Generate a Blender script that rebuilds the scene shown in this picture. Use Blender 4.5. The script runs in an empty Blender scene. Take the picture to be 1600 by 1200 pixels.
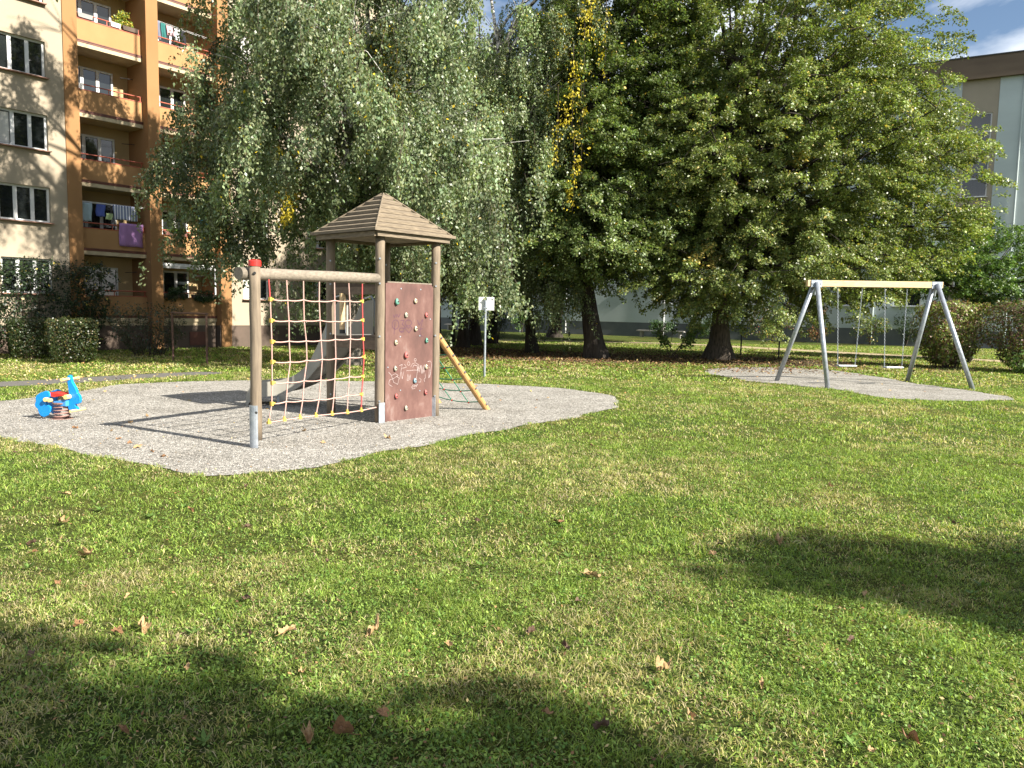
import bpy, math, random
import numpy as np
from mathutils import Vector, Matrix

random.seed(11)
rng = np.random.default_rng(11)
scn = bpy.context.scene
COL = scn.collection
PI = math.pi
R = math.radians

# ------------------------------------------------------------------ camera
CAM_H = 1.65
PITCH, ROLL, FPX = 0.094216, 0.0200615, 1209.6
fw = Vector((0, math.cos(PITCH), -math.sin(PITCH)))
rt = Vector((1, 0, 0))
up = rt.cross(fw)
r2 = math.cos(ROLL) * rt + math.sin(ROLL) * up
u2 = -math.sin(ROLL) * rt + math.cos(ROLL) * up
cam_d = bpy.data.cameras.new('camera')
cam_d.sensor_width = 36
cam_d.lens = FPX / 1600 * 36
cam_d.clip_end = 3000
cam_d.clip_start = 0.05
cam = bpy.data.objects.new('camera', cam_d)
COL.objects.link(cam)
m = Matrix.Identity(4)
for i in range(3):
    m[i][0] = r2[i]; m[i][1] = u2[i]; m[i][2] = -fw[i]
m[0][3], m[1][3], m[2][3] = 0, 0, CAM_H
cam.matrix_world = m
scn.camera = cam

# ------------------------------------------------------------------ light
SUN_AZ, SUN_EL = 121.5, 35.8      # clockwise from +Y, elevation
sd = Vector((math.sin(R(SUN_AZ)) * math.cos(R(SUN_EL)), math.cos(R(SUN_AZ)) * math.cos(R(SUN_EL)), math.sin(R(SUN_EL))))
sun_d = bpy.data.lights.new('sun', 'SUN')
sun_d.energy = 5.0
sun_d.angle = R(0.53)
sun_d.color = (1.0, 0.94, 0.84)
sun = bpy.data.objects.new('sun', sun_d)
COL.objects.link(sun)
sun.rotation_euler = (-sd).to_track_quat('-Z', 'Y').to_euler()
sun.location = (0, 0, 40)

w = bpy.data.worlds.new('World')
scn.world = w
w.use_nodes = True
nt = w.node_tree
nt.nodes.clear()
out = nt.nodes.new('ShaderNodeOutputWorld')
bg = nt.nodes.new('ShaderNodeBackground')
sky = nt.nodes.new('ShaderNodeTexSky')
sky.sky_type = 'NISHITA'
sky.sun_disc = False
sky.sun_elevation = R(SUN_EL)
sky.sun_rotation = R(SUN_AZ)
sky.air_density = 1.0
sky.dust_density = 0.6
sky.ozone_density = 2.0
tc = nt.nodes.new('ShaderNodeTexCoord')
mp = nt.nodes.new('ShaderNodeMapping')
mp.inputs['Scale'].default_value = (1.0, 1.0, 2.4)
mp.inputs['Location'].default_value = (0.15, 0.35, 0.2)
nz = nt.nodes.new('ShaderNodeTexNoise')
nz.inputs['Scale'].default_value = 3.2
nz.inputs['Detail'].default_value = 9
nz.inputs['Roughness'].default_value = 0.55
nz.inputs['Distortion'].default_value = 0.3
cr = nt.nodes.new('ShaderNodeValToRGB')
cr.color_ramp.elements[0].position = 0.43
cr.color_ramp.elements[1].position = 0.60
mx = nt.nodes.new('ShaderNodeMix')
mx.data_type = 'RGBA'
mx.inputs['B'].default_value = (9.0, 9.4, 10.0, 1)
nt.links.new(tc.outputs['Generated'], mp.inputs['Vector'])
nt.links.new(mp.outputs['Vector'], nz.inputs['Vector'])
nt.links.new(nz.outputs['Fac'], cr.inputs['Fac'])
nt.links.new(cr.outputs['Color'], mx.inputs['Factor'])
nt.links.new(sky.outputs['Color'], mx.inputs['A'])
nt.links.new(mx.outputs['Result'], bg.inputs['Color'])
bg.inputs['Strength'].default_value = 0.05
nt.links.new(bg.outputs['Background'], out.inputs['Surface'])

vs = scn.view_settings
vs.view_transform = 'Standard'
vs.look = 'None'
vs.exposure = 1.52
vs.gamma = 1.0
vs.use_curve_mapping = False
scn.cycles.max_bounces = 8
scn.cycles.diffuse_bounces = 3
scn.cycles.glossy_bounces = 3
scn.cycles.transmission_bounces = 4
scn.cycles.transparent_max_bounces = 6

# ------------------------------------------------------------------ materials
def new_mat(name):
    mt = bpy.data.materials.new(name)
    mt.use_nodes = True
    n = mt.node_tree
    n.nodes.clear()
    o = n.nodes.new('ShaderNodeOutputMaterial')
    p = n.nodes.new('ShaderNodeBsdfPrincipled')
    n.links.new(p.outputs['BSDF'], o.inputs['Surface'])
    return mt, n, p, o

def noise_node(n, scale, detail=6, stretch=(1, 1, 1), rough=0.55):
    t = n.nodes.new('ShaderNodeTexCoord')
    mp_ = n.nodes.new('ShaderNodeMapping')
    mp_.inputs['Scale'].default_value = stretch
    z = n.nodes.new('ShaderNodeTexNoise')
    z.inputs['Scale'].default_value = scale
    z.inputs['Detail'].default_value = detail
    z.inputs['Roughness'].default_value = rough
    n.links.new(t.outputs['Object'], mp_.inputs['Vector'])
    n.links.new(mp_.outputs['Vector'], z.inputs['Vector'])
    return z

def ramp(n, src, stops):
    c = n.nodes.new('ShaderNodeValToRGB')
    e = c.color_ramp.elements
    while len(e) < len(stops):
        e.new(0.5)
    for i, (p_, col) in enumerate(stops):
        e[i].position = p_
        e[i].color = (*col, 1)
    n.links.new(src, c.inputs['Fac'])
    return c

def mat(name, c1, c2=None, scale=8, rough=0.8, stretch=(1, 1, 1), bump=0.0, bscale=None, metal=0.0, detail=6, lo=0.3, hi=0.7, spec=0.5, bdist=0.01):
    mt, n, p, o = new_mat(name)
    p.inputs['Roughness'].default_value = rough
    p.inputs['Metallic'].default_value = metal
    p.inputs['Specular IOR Level'].default_value = spec
    if c2 is None:
        c2 = tuple(x * 0.8 for x in c1)
    z = noise_node(n, scale, detail, stretch)
    c = ramp(n, z.outputs['Fac'], [(lo, c2), (hi, c1)])
    n.links.new(c.outputs['Color'], p.inputs['Base Color'])
    if bump:
        z2 = noise_node(n, bscale or scale * 4, 5, stretch)
        b = n.nodes.new('ShaderNodeBump')
        b.inputs['Strength'].default_value = bump
        b.inputs['Distance'].default_value = bdist
        n.links.new(z2.outputs['Fac'], b.inputs['Height'])
        n.links.new(b.outputs['Normal'], p.inputs['Normal'])
    return mt

def leaf_mat(name, trans=0.35, rough=0.42, spec=0.5, tint=(1, 1, 1)):
    mt, n, p, o = new_mat(name)
    a = n.nodes.new('ShaderNodeAttribute')
    a.attribute_name = 'Col'
    n.links.new(a.outputs['Color'], p.inputs['Base Color'])
    p.inputs['Roughness'].default_value = rough
    p.inputs['Specular IOR Level'].default_value = spec
    t = n.nodes.new('ShaderNodeBsdfTranslucent')
    mul = n.nodes.new('ShaderNodeMix')
    mul.data_type = 'RGBA'
    mul.blend_type = 'MULTIPLY'
    mul.inputs['Factor'].default_value = 1.0
    mul.inputs['B'].default_value = (1.25, 1.35, 0.55, 1)
    n.links.new(a.outputs['Color'], mul.inputs['A'])
    n.links.new(mul.outputs['Result'], t.inputs['Color'])
    s = n.nodes.new('ShaderNodeMixShader')
    s.inputs['Fac'].default_value = trans
    n.links.new(p.outputs['BSDF'], s.inputs[1])
    n.links.new(t.outputs['BSDF'], s.inputs[2])
    n.links.new(s.outputs['Shader'], o.inputs['Surface'])
    return mt

M = {}
M['leaf'] = leaf_mat('leaf', 0.30, 0.42, 0.5)
M['grass'] = leaf_mat('grass_blade', 0.35, 0.5, 0.3)
M['litter'] = leaf_mat('dry_leaf', 0.12, 0.7, 0.25)
M['bark'] = mat('bark_dark', (0.059, 0.046, 0.035), (0.015, 0.012, 0.009), 5, 0.95, (3, 3, 0.5), 0.9, 9, bdist=0.05)
M['bark_lime'] = mat('bark_lime', (0.15, 0.12, 0.09), (0.032, 0.025, 0.019), 6, 0.95, (3, 3, 0.6), 1.0, 10, bdist=0.06)
M['birch'] = mat('bark_birch', (0.62, 0.60, 0.55), (0.06, 0.05, 0.045), 2.4, 0.8, (1.3, 1.3, 2.2), 0.6, 14, lo=0.42, hi=0.52, bdist=0.03)
M['birch_low'] = mat('bark_birch_base', (0.26, 0.225, 0.18), (0.05, 0.042, 0.035), 7, 0.95, (2.5, 2.5, 0.8), 1.0, 8, bdist=0.05)
M['twig'] = mat('twig', (0.10, 0.07, 0.05), (0.05, 0.035, 0.025), 12, 0.9)
M['render_yellow'] = mat('render_yellow', (0.355, 0.295, 0.215), (0.31, 0.26, 0.19), 0.9, 0.95, (1, 1, 0.6), 0.25, 60, bdist=0.004)
M['render_brown'] = mat('render_brown', (0.300, 0.158, 0.064), (0.262, 0.135, 0.053), 1.1, 0.95, (1, 1, 0.7), 0.25, 60, bdist=0.004)
M['render_parapet'] = mat('render_orange', (0.370, 0.207, 0.089), (0.326, 0.178, 0.074), 1.4, 0.95, (1, 1, 0.8), 0.25, 60, bdist=0.004)
M['loggia'] = mat('render_loggia', (0.452, 0.328, 0.172), (0.406, 0.289, 0.148), 1.4, 0.95)
M['slab_cream'] = mat('slab_cream', (0.496, 0.416, 0.272), (0.384, 0.304, 0.192), 3, 0.9)
M['strip_red'] = mat('strip_redbrown', (0.16, 0.055, 0.035), (0.10, 0.035, 0.025), 5, 0.6)
M['plinth'] = mat('plinth_brown', (0.12, 0.085, 0.065), (0.08, 0.06, 0.045), 2, 0.95, bump=0.4, bscale=40)
M['rail_red'] = mat('rail_red', (0.42, 0.10, 0.055), (0.30, 0.07, 0.04), 6, 0.5)
M['pvc'] = mat('window_white', (0.640, 0.640, 0.632), (0.576, 0.576, 0.568), 3, 0.4)
M['glass'] = mat('window_glass', (0.018, 0.022, 0.022), (0.010, 0.012, 0.012), 1.5, 0.04, spec=0.9, bump=0.02, bscale=1.2, bdist=0.05)
M['curtain'] = mat('curtain', (0.55, 0.54, 0.50), (0.38, 0.37, 0.35), 1, 0.9, (14, 1, 0.3))
M['sheet_metal'] = mat('sill_metal', (0.30, 0.16, 0.11), (0.22, 0.11, 0.08), 5, 0.5)
M['mint'] = mat('render_mint', (0.49, 0.55, 0.545), (0.41, 0.46, 0.46), 0.22, 0.95, (1, 1, 2.2), 0.2, 40, bdist=0.004, lo=0.35, hi=0.65)
M['beige_bay'] = mat('render_beige', (0.340, 0.289, 0.221), (0.297, 0.255, 0.196), 0.8, 0.95)
M['attic_brown'] = mat('attic_brown', (0.160, 0.116, 0.080), (0.112, 0.080, 0.056), 0.5, 0.9, (1, 1, 4))
M['plinth_grey'] = mat('plinth_grey', (0.145, 0.155, 0.165), (0.105, 0.115, 0.125), 1.2, 0.95, (1, 1, 1), 0.3, 30)
M['concrete'] = mat('concrete', (0.315, 0.300, 0.277), (0.240, 0.225, 0.210), 4, 0.95, bump=0.3)
M['wood_grey'] = mat('wood_weathered', (0.221, 0.172, 0.119), (0.123, 0.094, 0.066), 5, 0.85, (7, 7, 0.7), 0.5, 12, bdist=0.004)
M['wood_beam'] = mat('wood_weathered_beam', (0.254, 0.213, 0.164), (0.139, 0.115, 0.086), 6, 0.85, (6, 1.0, 6), 0.5, 12, bdist=0.004)
M['wood_dark'] = mat('wood_boards', (0.17, 0.125, 0.085), (0.10, 0.07, 0.05), 6, 0.85, (2, 2, 6), 0.4, 14, bdist=0.004)
M['roof_wood'] = mat('wood_roof', (0.230, 0.183, 0.123), (0.111, 0.085, 0.058), 7, 0.85, (1.2, 1.2, 9), 0.4, 14, bdist=0.004)
M['wood_new'] = mat('wood_light', (0.629, 0.468, 0.272), (0.510, 0.340, 0.170), 4, 0.6, (1.0, 8, 8), 0.2, 12, bdist=0.003)
M['wood_honey'] = mat('wood_honey', (0.468, 0.281, 0.102), (0.323, 0.178, 0.064), 5, 0.7, (4, 4, 1.5), 0.2)
M['galv'] = mat('galvanised', (0.43, 0.46, 0.50), (0.30, 0.33, 0.37), 14, 0.42, metal=0.55, lo=0.35, hi=0.65)
M['steel'] = mat('stainless', (0.26, 0.25, 0.23), (0.17, 0.165, 0.15), 6, 0.42, metal=0.6)
M['slide_plastic'] = mat('slide_side', (0.357, 0.340, 0.289), (0.281, 0.264, 0.221), 4, 0.5)
M['rust'] = mat('rusty_tube', (0.16, 0.085, 0.06), (0.07, 0.04, 0.03), 9, 0.85)
M['black'] = mat('black_metal', (0.03, 0.03, 0.03), (0.02, 0.02, 0.02), 9, 0.6)
M['red'] = mat('red_plastic', (0.60, 0.03, 0.02), (0.50, 0.025, 0.02), 6, 0.4)
M['rope'] = mat('rope_pink', (0.52, 0.34, 0.29), (0.38, 0.22, 0.185), 60, 0.85)
M['rope_red'] = mat('rope_red', (0.62, 0.08, 0.07), (0.45, 0.05, 0.05), 60, 0.8)
M['rope_green'] = mat('rope_green', (0.03, 0.20, 0.12), (0.02, 0.13, 0.08), 60, 0.8)
M['yellow'] = mat('yellow_plastic', (0.60, 0.42, 0.08), (0.50, 0.33, 0.06), 10, 0.4)
M['blue'] = mat('blue_plastic', (0.009, 0.246, 0.663), (0.007, 0.212, 0.595), 5, 0.3)
M['blue_light'] = mat('blue_worn', (0.07, 0.28, 0.62), (0.04, 0.22, 0.52), 5, 0.4)
M['cream'] = mat('cream_plastic', (0.80, 0.60, 0.26), (0.72, 0.50, 0.18), 9, 0.4)
M['spring'] = mat('spring_rust', (0.34, 0.20, 0.17), (0.20, 0.11, 0.09), 20, 0.6, metal=0.2)
M['white'] = mat('white_paint', (0.680, 0.680, 0.671), (0.629, 0.629, 0.620), 5, 0.4)
mt, n_, p_, o_ = new_mat('climb_board')
z1 = noise_node(n_, 4.0, 8, (1, 1, .5), .65)
c1 = ramp(n_, z1.outputs['Fac'], [(.30, (.070, .032, .026)), (.50, (.112, .052, .042)), (.62, (.145, .074, .060)), (.80, (.26, .20, .18))])
n_.links.new(c1.outputs['Color'], p_.inputs['Base Color']); p_.inputs['Roughness'].default_value = .7
M['board'] = mt
M['seat'] = mat('swing_seat', (.34, .35, .35), (.22, .23, .23), 9, .6)
M['hold_green'] = mat('hold_green', (0.10, 0.28, 0.21), None, 20, 0.6)
M['hold_cream'] = mat('hold_cream', (0.50, 0.44, 0.30), None, 20, 0.6)
M['hold_grey'] = mat('hold_grey', (0.36, 0.36, 0.28), None, 20, 0.6)
M['hold_red'] = mat('hold_red', (0.40, 0.10, 0.09), None, 20, 0.6)
M['hold_blue'] = mat('hold_blue', (0.22, 0.36, 0.42), None, 20, 0.6)
M['chalk'] = mat('chalk', (0.38, 0.32, 0.31), (0.20, 0.14, 0.125), 30, 0.9)
M['marker'] = mat('marker_purple', (0.06, 0.018, 0.045), (0.085, 0.03, 0.055), 30, 0.7)
def cloth(name, c): return mat(name, c, tuple(x * 0.75 for x in c), 5, 0.9, (1, 1, 0.5))
M['c_purple'] = cloth('cloth_purple', (0.38, 0.20, 0.42))
M['c_paleblue'] = cloth('cloth_paleblue', (0.40, 0.52, 0.58))
M['c_blue'] = cloth('cloth_blue', (0.08, 0.12, 0.40))
M['c_green'] = cloth('cloth_palegreen', (0.48, 0.60, 0.30))
M['c_teal'] = cloth('cloth_teal', (0.02, 0.14, 0.13))
M['c_grey'] = cloth('cloth_grey', (0.16, 0.17, 0.22))
M['c_pink'] = cloth('cloth_pink', (0.62, 0.34, 0.36))
M['c_black'] = cloth('cloth_black', (0.012, 0.012, 0.018))
M['c_white'] = cloth('cloth_white', (0.70, 0.70, 0.72))
M['c_sky'] = cloth('cloth_skyblue', (0.05, 0.36, 0.75))

# striped cloth
mt, n_, p_, o_ = new_mat('cloth_striped')
t_ = n_.nodes.new('ShaderNodeTexCoord')
wv = n_.nodes.new('ShaderNodeTexWave')
wv.inputs['Scale'].default_value = 3.2
wv.inputs['Distortion'].default_value = 0.4
n_.links.new(t_.outputs['Object'], wv.inputs['Vector'])
c_ = ramp(n_, wv.outputs['Fac'], [(0.45, (0.14, 0.17, 0.30)), (0.62, (0.62, 0.63, 0.68))])
n_.links.new(c_.outputs['Color'], p_.inputs['Base Color'])
p_.inputs['Roughness'].default_value = 0.9
M['c_striped'] = mt

# lawn soil / thatch
mt, n_, p_, o_ = new_mat('lawn')
z1 = noise_node(n_, 26, 8, rough=0.75)
z2 = noise_node(n_, 0.55, 5)
c1 = ramp(n_, z1.outputs['Fac'], [(0.30, (0.012, 0.015, 0.006)), (0.50, (0.05, 0.065, 0.018)), (0.60, (0.12, 0.145, 0.04)), (0.78, (0.25, 0.22, 0.10))])
c2 = ramp(n_, z2.outputs['Fac'], [(0.40, (0.85, 1.0, 0.75)), (0.62, (1.35, 1.12, 0.95))])
mm = n_.nodes.new('ShaderNodeMix'); mm.data_type = 'RGBA'; mm.blend_type = 'MULTIPLY'; mm.inputs['Factor'].default_value = 1
n_.links.new(c1.outputs['Color'], mm.inputs['A']); n_.links.new(c2.outputs['Color'], mm.inputs['B'])
n_.links.new(mm.outputs['Result'], p_.inputs['Base Color'])
bz = noise_node(n_, 45, 6, rough=0.8)
bb = n_.nodes.new('ShaderNodeBump'); bb.inputs['Strength'].default_value = 1.0; bb.inputs['Distance'].default_value = 0.03
n_.links.new(bz.outputs['Fac'], bb.inputs['Height']); n_.links.new(bb.outputs['Normal'], p_.inputs['Normal'])
p_.inputs['Roughness'].default_value = 1.0
p_.inputs['Specular IOR Level'].default_value = 0.1
M['lawn'] = mt

# gravel
mt, n_, p_, o_ = new_mat('gravel')
t_ = n_.nodes.new('ShaderNodeTexCoord')
v1 = n_.nodes.new('ShaderNodeTexVoronoi'); v1.inputs['Scale'].default_value = 52
n_.links.new(t_.outputs['Object'], v1.inputs['Vector'])
sep = n_.nodes.new('ShaderNodeSeparateColor')
n_.links.new(v1.outputs['Color'], sep.inputs['Color'])
c1 = ramp(n_, sep.outputs['Red'], [(0.0, (0.085, 0.078, 0.068)), (0.30, (0.20, 0.187, 0.163)), (0.72, (0.315, 0.298, 0.262)), (1.0, (0.51, 0.485, 0.435))])
z2 = noise_node(n_, 1.3, 6)
c2 = ramp(n_, z2.outputs['Fac'], [(0.35, (0.78, 0.77, 0.75)), (0.6, (1.05, 1.05, 1.05))])
mm = n_.nodes.new('ShaderNodeMix'); mm.data_type = 'RGBA'; mm.blend_type = 'MULTIPLY'; mm.inputs['Factor'].default_value = 1
n_.links.new(c1.outputs['Color'], mm.inputs['A']); n_.links.new(c2.outputs['Color'], mm.inputs['B'])
n_.links.new(mm.outputs['Result'], p_.inputs['Base Color'])
bb = n_.nodes.new('ShaderNodeBump'); bb.inputs['Strength'].default_value = 1.0; bb.inputs['Distance'].default_value = 0.016; bb.invert = True
n_.links.new(v1.outputs['Distance'], bb.inputs['Height']); n_.links.new(bb.outputs['Normal'], p_.inputs['Normal'])
p_.inputs['Roughness'].default_value = 0.95
M['gravel'] = mt
M['stone'] = mat('pebble', (0.413, 0.390, 0.352), (0.150, 0.135, 0.120), 30, 0.9)
M['asphalt'] = mat('path_asphalt', (0.128, 0.120, 0.108), (0.072, 0.068, 0.062), 30, 0.95, bump=0.4, bscale=80)
M['bare'] = mat('bare_earth', (0.378, 0.288, 0.180), (0.216, 0.180, 0.090), 2.2, 1.0, bump=0.5, bscale=25, detail=8)
M['rootsoil'] = mat('litter_soil', (0.085, 0.06, 0.03), (0.03, 0.028, 0.014), 9, 1.0, bump=0.8, bscale=25, detail=8)

# ------------------------------------------------------------------ mesh builder
class MB:
    def __init__(s):
        s.v = []; s.f = []
    def add(s, vs, fs):
        k = len(s.v)
        s.v += [tuple(a) for a in vs]
        s.f += [tuple(i + k for i in f) for f in fs]
        return s
    def box(s, lo, hi):
        x0, y0, z0 = lo; x1, y1, z1 = hi
        return s.add([(x0, y0, z0), (x1, y0, z0), (x1, y1, z0), (x0, y1, z0), (x0, y0, z1), (x1, y0, z1), (x1, y1, z1), (x0, y1, z1)],
                     [(0, 3, 2, 1), (4, 5, 6, 7), (0, 1, 5, 4), (1, 2, 6, 5), (2, 3, 7, 6), (3, 0, 4, 7)])
    def obox(s, c, ax, ay, az):
        c = Vector(c); ax = Vector(ax); ay = Vector(ay); az = Vector(az)
        vs = [c + sx * ax + sy * ay + sz * az for sz in (-1, 1) for sx, sy in ((-1, -1), (1, -1), (1, 1), (-1, 1))]
        return s.add(vs, [(0, 3, 2, 1), (4, 5, 6, 7), (0, 1, 5, 4), (1, 2, 6, 5), (2, 3, 7, 6), (3, 0, 4, 7)])
    def tube(s, pts, rad, seg=10, cap=True, wob=0.0):
        pts = [Vector(p) for p in pts]
        n = len(pts)
        if not hasattr(rad, '__len__'):
            rad = [rad] * n
        ref = None; k = len(s.v)
        for i, p in enumerate(pts):
            t = (pts[min(i + 1, n - 1)] - pts[max(i - 1, 0)]).normalized()
            if ref is None:
                ref = t.orthogonal().normalized()
            a = (ref - t * ref.dot(t))
            a = a.normalized() if a.length > 1e-6 else t.orthogonal().normalized()
            ref = a
            b = t.cross(a)
            for j in range(seg):
                th = 2 * PI * j / seg
                rr = rad[i] * (1 + (random.uniform(-wob, wob) if wob else 0))
                s.v.append(tuple(p + a * (math.cos(th) * rr) + b * (math.sin(th) * rr)))
        for i in range(n - 1):
            for j in range(seg):
                j2 = (j + 1) % seg
                s.f.append((k + i * seg + j, k + i * seg + j2, k + (i + 1) * seg + j2, k + (i + 1) * seg + j))
        if cap:
            s.f.append(tuple(k + j for j in range(seg))[::-1])
            s.f.append(tuple(k + (n - 1) * seg + j for j in range(seg)))
        return s
    def prism(s, outline, o, ex, ey, thick):
        # outline in the plane (ex, ey) at o, extruded by vector thick (centred)
        o = Vector(o); ex = Vector(ex); ey = Vector(ey); th = Vector(thick)
        n = len(outline)
        vs = [o + ex * a + ey * b - th / 2 for a, b in outline] + [o + ex * a + ey * b + th / 2 for a, b in outline]
        fs = [tuple(range(n))[::-1], tuple(range(n, 2 * n))] + [(i, (i + 1) % n, n + (i + 1) % n, n + i) for i in range(n)]
        return s.add(vs, fs)
    def ball(s, c, rx, ry, rz, seg=10, rings=6, jit=0.0):
        c = Vector(c); k = len(s.v)
        s.v.append(tuple(c + Vector((0, 0, -rz))))
        for i in range(1, rings):
            ph = -PI / 2 + PI * i / rings
            for j in range(seg):
                th = 2 * PI * j / seg
                q = 1 + (random.uniform(-jit, jit) if jit else 0)
                s.v.append(tuple(c + Vector((rx * math.cos(ph) * math.cos(th) * q, ry * math.cos(ph) * math.sin(th) * q, rz * math.sin(ph) * q))))
        s.v.append(tuple(c + Vector((0, 0, rz))))
        for j in range(seg):
            s.f.append((k, k + 1 + (j + 1) % seg, k + 1 + j))
        for i in range(rings - 2):
            for j in range(seg):
                a = k + 1 + i * seg; b = a + seg; j2 = (j + 1) % seg
                s.f.append((a + j, a + j2, b + j2, b + j))
        a = k + 1 + (rings - 2) * seg; top = len(s.v) - 1
        for j in range(seg):
            s.f.append((a + j, a + (j + 1) % seg, top))
        return s
    def build(s, name, m_, parent=None, smooth=False, loc=(0, 0, 0), bevel=0.0):
        me = bpy.data.meshes.new(name)
        me.from_pydata(s.v, [], s.f)
        me.materials.append(m_)
        if smooth:
            me.polygons.foreach_set('use_smooth', [True] * len(me.polygons))
        me.update()
        o = bpy.data.objects.new(name, me)
        COL.objects.link(o)
        o.location = loc
        if parent:
            o.parent = parent
        if bevel:
            b = o.modifiers.new('bevel', 'BEVEL'); b.width = bevel; b.segments = 2; b.limit_method = 'ANGLE'
        if smooth and bevel:
            pass
        return o

def tag(o, label=None, cat=None, group=None, kind=None):
    if label: o['label'] = label
    if cat: o['category'] = cat
    if group: o['group'] = group
    if kind: o['kind'] = kind
    return o

def empty(name, loc, rz=0.0, label=None, cat=None, group=None):
    o = bpy.data.objects.new(name, None)
    COL.objects.link(o)
    o.location = loc
    o.rotation_euler = (0, 0, rz)
    o.empty_display_size = 0.2
    return tag(o, label, cat, group)

def copy_tree(o, parent=None):
    c = o.copy(); COL.objects.link(c)
    if parent: c.parent = parent
    for ch in list(o.children):
        copy_tree(ch, c)
    return c

def np_mesh(name, V, sizes_loops, m_, col=None, parent=None):
    """V (n,3); sizes_loops = list of (k, array(nf,k))"""
    me = bpy.data.meshes.new(name)
    V = np.ascontiguousarray(V, dtype=np.float32)
    me.vertices.add(len(V)); me.vertices.foreach_set('co', V.ravel())
    nl = sum(a.size for k, a in sizes_loops); nf = sum(len(a) for k, a in sizes_loops)
    me.loops.add(nl); me.polygons.add(nf)
    me.loops.foreach_set('vertex_index', np.concatenate([a.ravel() for k, a in sizes_loops]).astype(np.int32))
    tot = np.concatenate([np.full(len(a), k) for k, a in sizes_loops]).astype(np.int32)
    me.polygons.foreach_set('loop_start', (np.cumsum(tot) - tot).astype(np.int32))
    me.update(calc_edges=True)
    if col is not None:
        ca = me.color_attributes.new('Col', 'FLOAT_COLOR', 'POINT')
        c4 = np.ones((len(V), 4), dtype=np.float32); c4[:, :3] = col
        ca.data.foreach_set('color', c4.ravel())
    me.materials.append(m_)
    o = bpy.data.objects.new(name, me)
    COL.objects.link(o)
    if parent: o.parent = parent
    return o

def unit(a):
    return a / np.maximum(np.linalg.norm(a, axis=1, keepdims=True), 1e-9)

def leaves(name, C, A, B, L, W, col, parent, m_=None):
    n = len(C)
    L = np.broadcast_to(np.asarray(L, dtype=float), (n,))[:, None]; W = np.broadcast_to(np.asarray(W, dtype=float), (n,))[:, None]
    V = np.stack([C, C + A * L * .42 + B * W * .5, C + A * L, C + A * L * .42 - B * W * .5], 1).reshape(-1, 3)
    F = np.arange(4 * n).reshape(n, 4)
    return np_mesh(name, V, [(4, F)], m_ or M['leaf'], np.repeat(col, 4, 0), parent)

def leaf_cols(n, base, var=0.25, yellow=0.0, ycol=(0.55, 0.40, 0.03), hot=None, C=None):
    base = np.array(base, dtype=float)
    k = rng.normal(1, var, (n, 1)).clip(.45, 1.9)
    c = base[None] * k
    c[:, 0:1] *= rng.normal(1, .10, (n, 1)).clip(.7, 1.4)
    mk = rng.random(n) < yellow
    if hot is not None:
        for (x, y, z, rx, rz, p) in hot:
            d = ((C[:, 0] - x) / rx) ** 2 + ((C[:, 1] - y) / (rx * 2.2)) ** 2 + ((C[:, 2] - z) / rz) ** 2
            mk |= (d < 1) & (rng.random(n) < p)
    c[mk] = np.array(ycol)[None] * rng.uniform(.6, 1.25, (mk.sum(), 1))
    return c

# ------------------------------------------------------------------ polygons of the ground
def chaikin(P, it=2):
    P = [tuple(p) for p in P]
    for _ in range(it):
        Q = []
        for i in range(len(P)):
            a, b = P[i], P[(i + 1) % len(P)]
            Q += [(a[0] * .75 + b[0] * .25, a[1] * .75 + b[1] * .25), (a[0] * .25 + b[0] * .75, a[1] * .25 + b[1] * .75)]
        P = Q
    return P

G1 = chaikin([(-7.6, 10.1), (-6.17, 9.24), (-5.02, 8.59), (-3.99, 7.95), (-3.26, 7.51), (-2.78, 7.38), (-2.38, 7.5), (-1.98, 7.92), (-1.45, 8.74), (-0.94, 9.49), (-0.33, 10.38), (0.29, 11.18), (0.9, 11.87), (1.51, 12.88), (2.0, 13.93), (2.05, 14.97), (1.73, 15.99), (1.11, 16.67), (0.0, 17.16), (-0.86, 17.28), (-2.87, 17.31), (-4.35, 17.4), (-5.7, 17.15), (-6.89, 16.58), (-7.87, 15.78), (-8.05, 14.83), (-8.1, 13.38), (-8.6, 12.25), (-8.7, 11.0)])
G2 = chaikin([(5.5, 22.65), (6.39, 24.14), (7.99, 25.0), (9.6, 24.8), (10.3, 23.0), (10.32, 20.38), (10.4, 18.9), (10.85, 18.1), (10.75, 17.2), (10.8, 16.5), (10.5, 16.0), (10.0, 15.95), (8.71, 15.65), (7.92, 15.8), (7.67, 16.35), (7.43, 17.5), (6.71, 18.73), (6.07, 19.27), (5.6, 20.89)])

def wobble(P, a_=.05):
    Q = []
    for i in range(len(P)):
        x, y = P[i]; Q.append((x + a_ * math.sin(x * 2.3 + y * 3.1) + a_ * .5 * math.sin(y * 6.7 + x * 3), y + a_ * math.sin(x * 3.1 - y * 2.3) + a_ * .4 * math.sin(x * 7)))
    return Q

def inpoly(X, Y, P):
    r = np.zeros(len(X), bool); n = len(P); j = n - 1
    for i in range(n):
        xi, yi = P[i]; xj, yj = P[j]
        if yi != yj:
            c = ((yi > Y) != (yj > Y)) & (X < (xj - xi) * (Y - yi) / (yj - yi) + xi)
            r ^= c
        j = i
    return r

def sheet(name, P, z, m_, kind='structure', jit=0.0):
    Q = []
    n = len(P)
    for i in range(n):
        a, b = P[i], P[(i + 1) % n]
        L = math.hypot(b[0] - a[0], b[1] - a[1]); k = max(1, int(L / 0.12)) if jit else 1
        for t in range(k):
            f = t / k
            Q.append((a[0] + (b[0] - a[0]) * f + random.uniform(-jit, jit), a[1] + (b[1] - a[1]) * f + random.uniform(-jit, jit), z))
    b = MB(); b.add(Q, [tuple(range(len(Q)))])
    return tag(b.build(name, m_), kind=kind)

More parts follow.
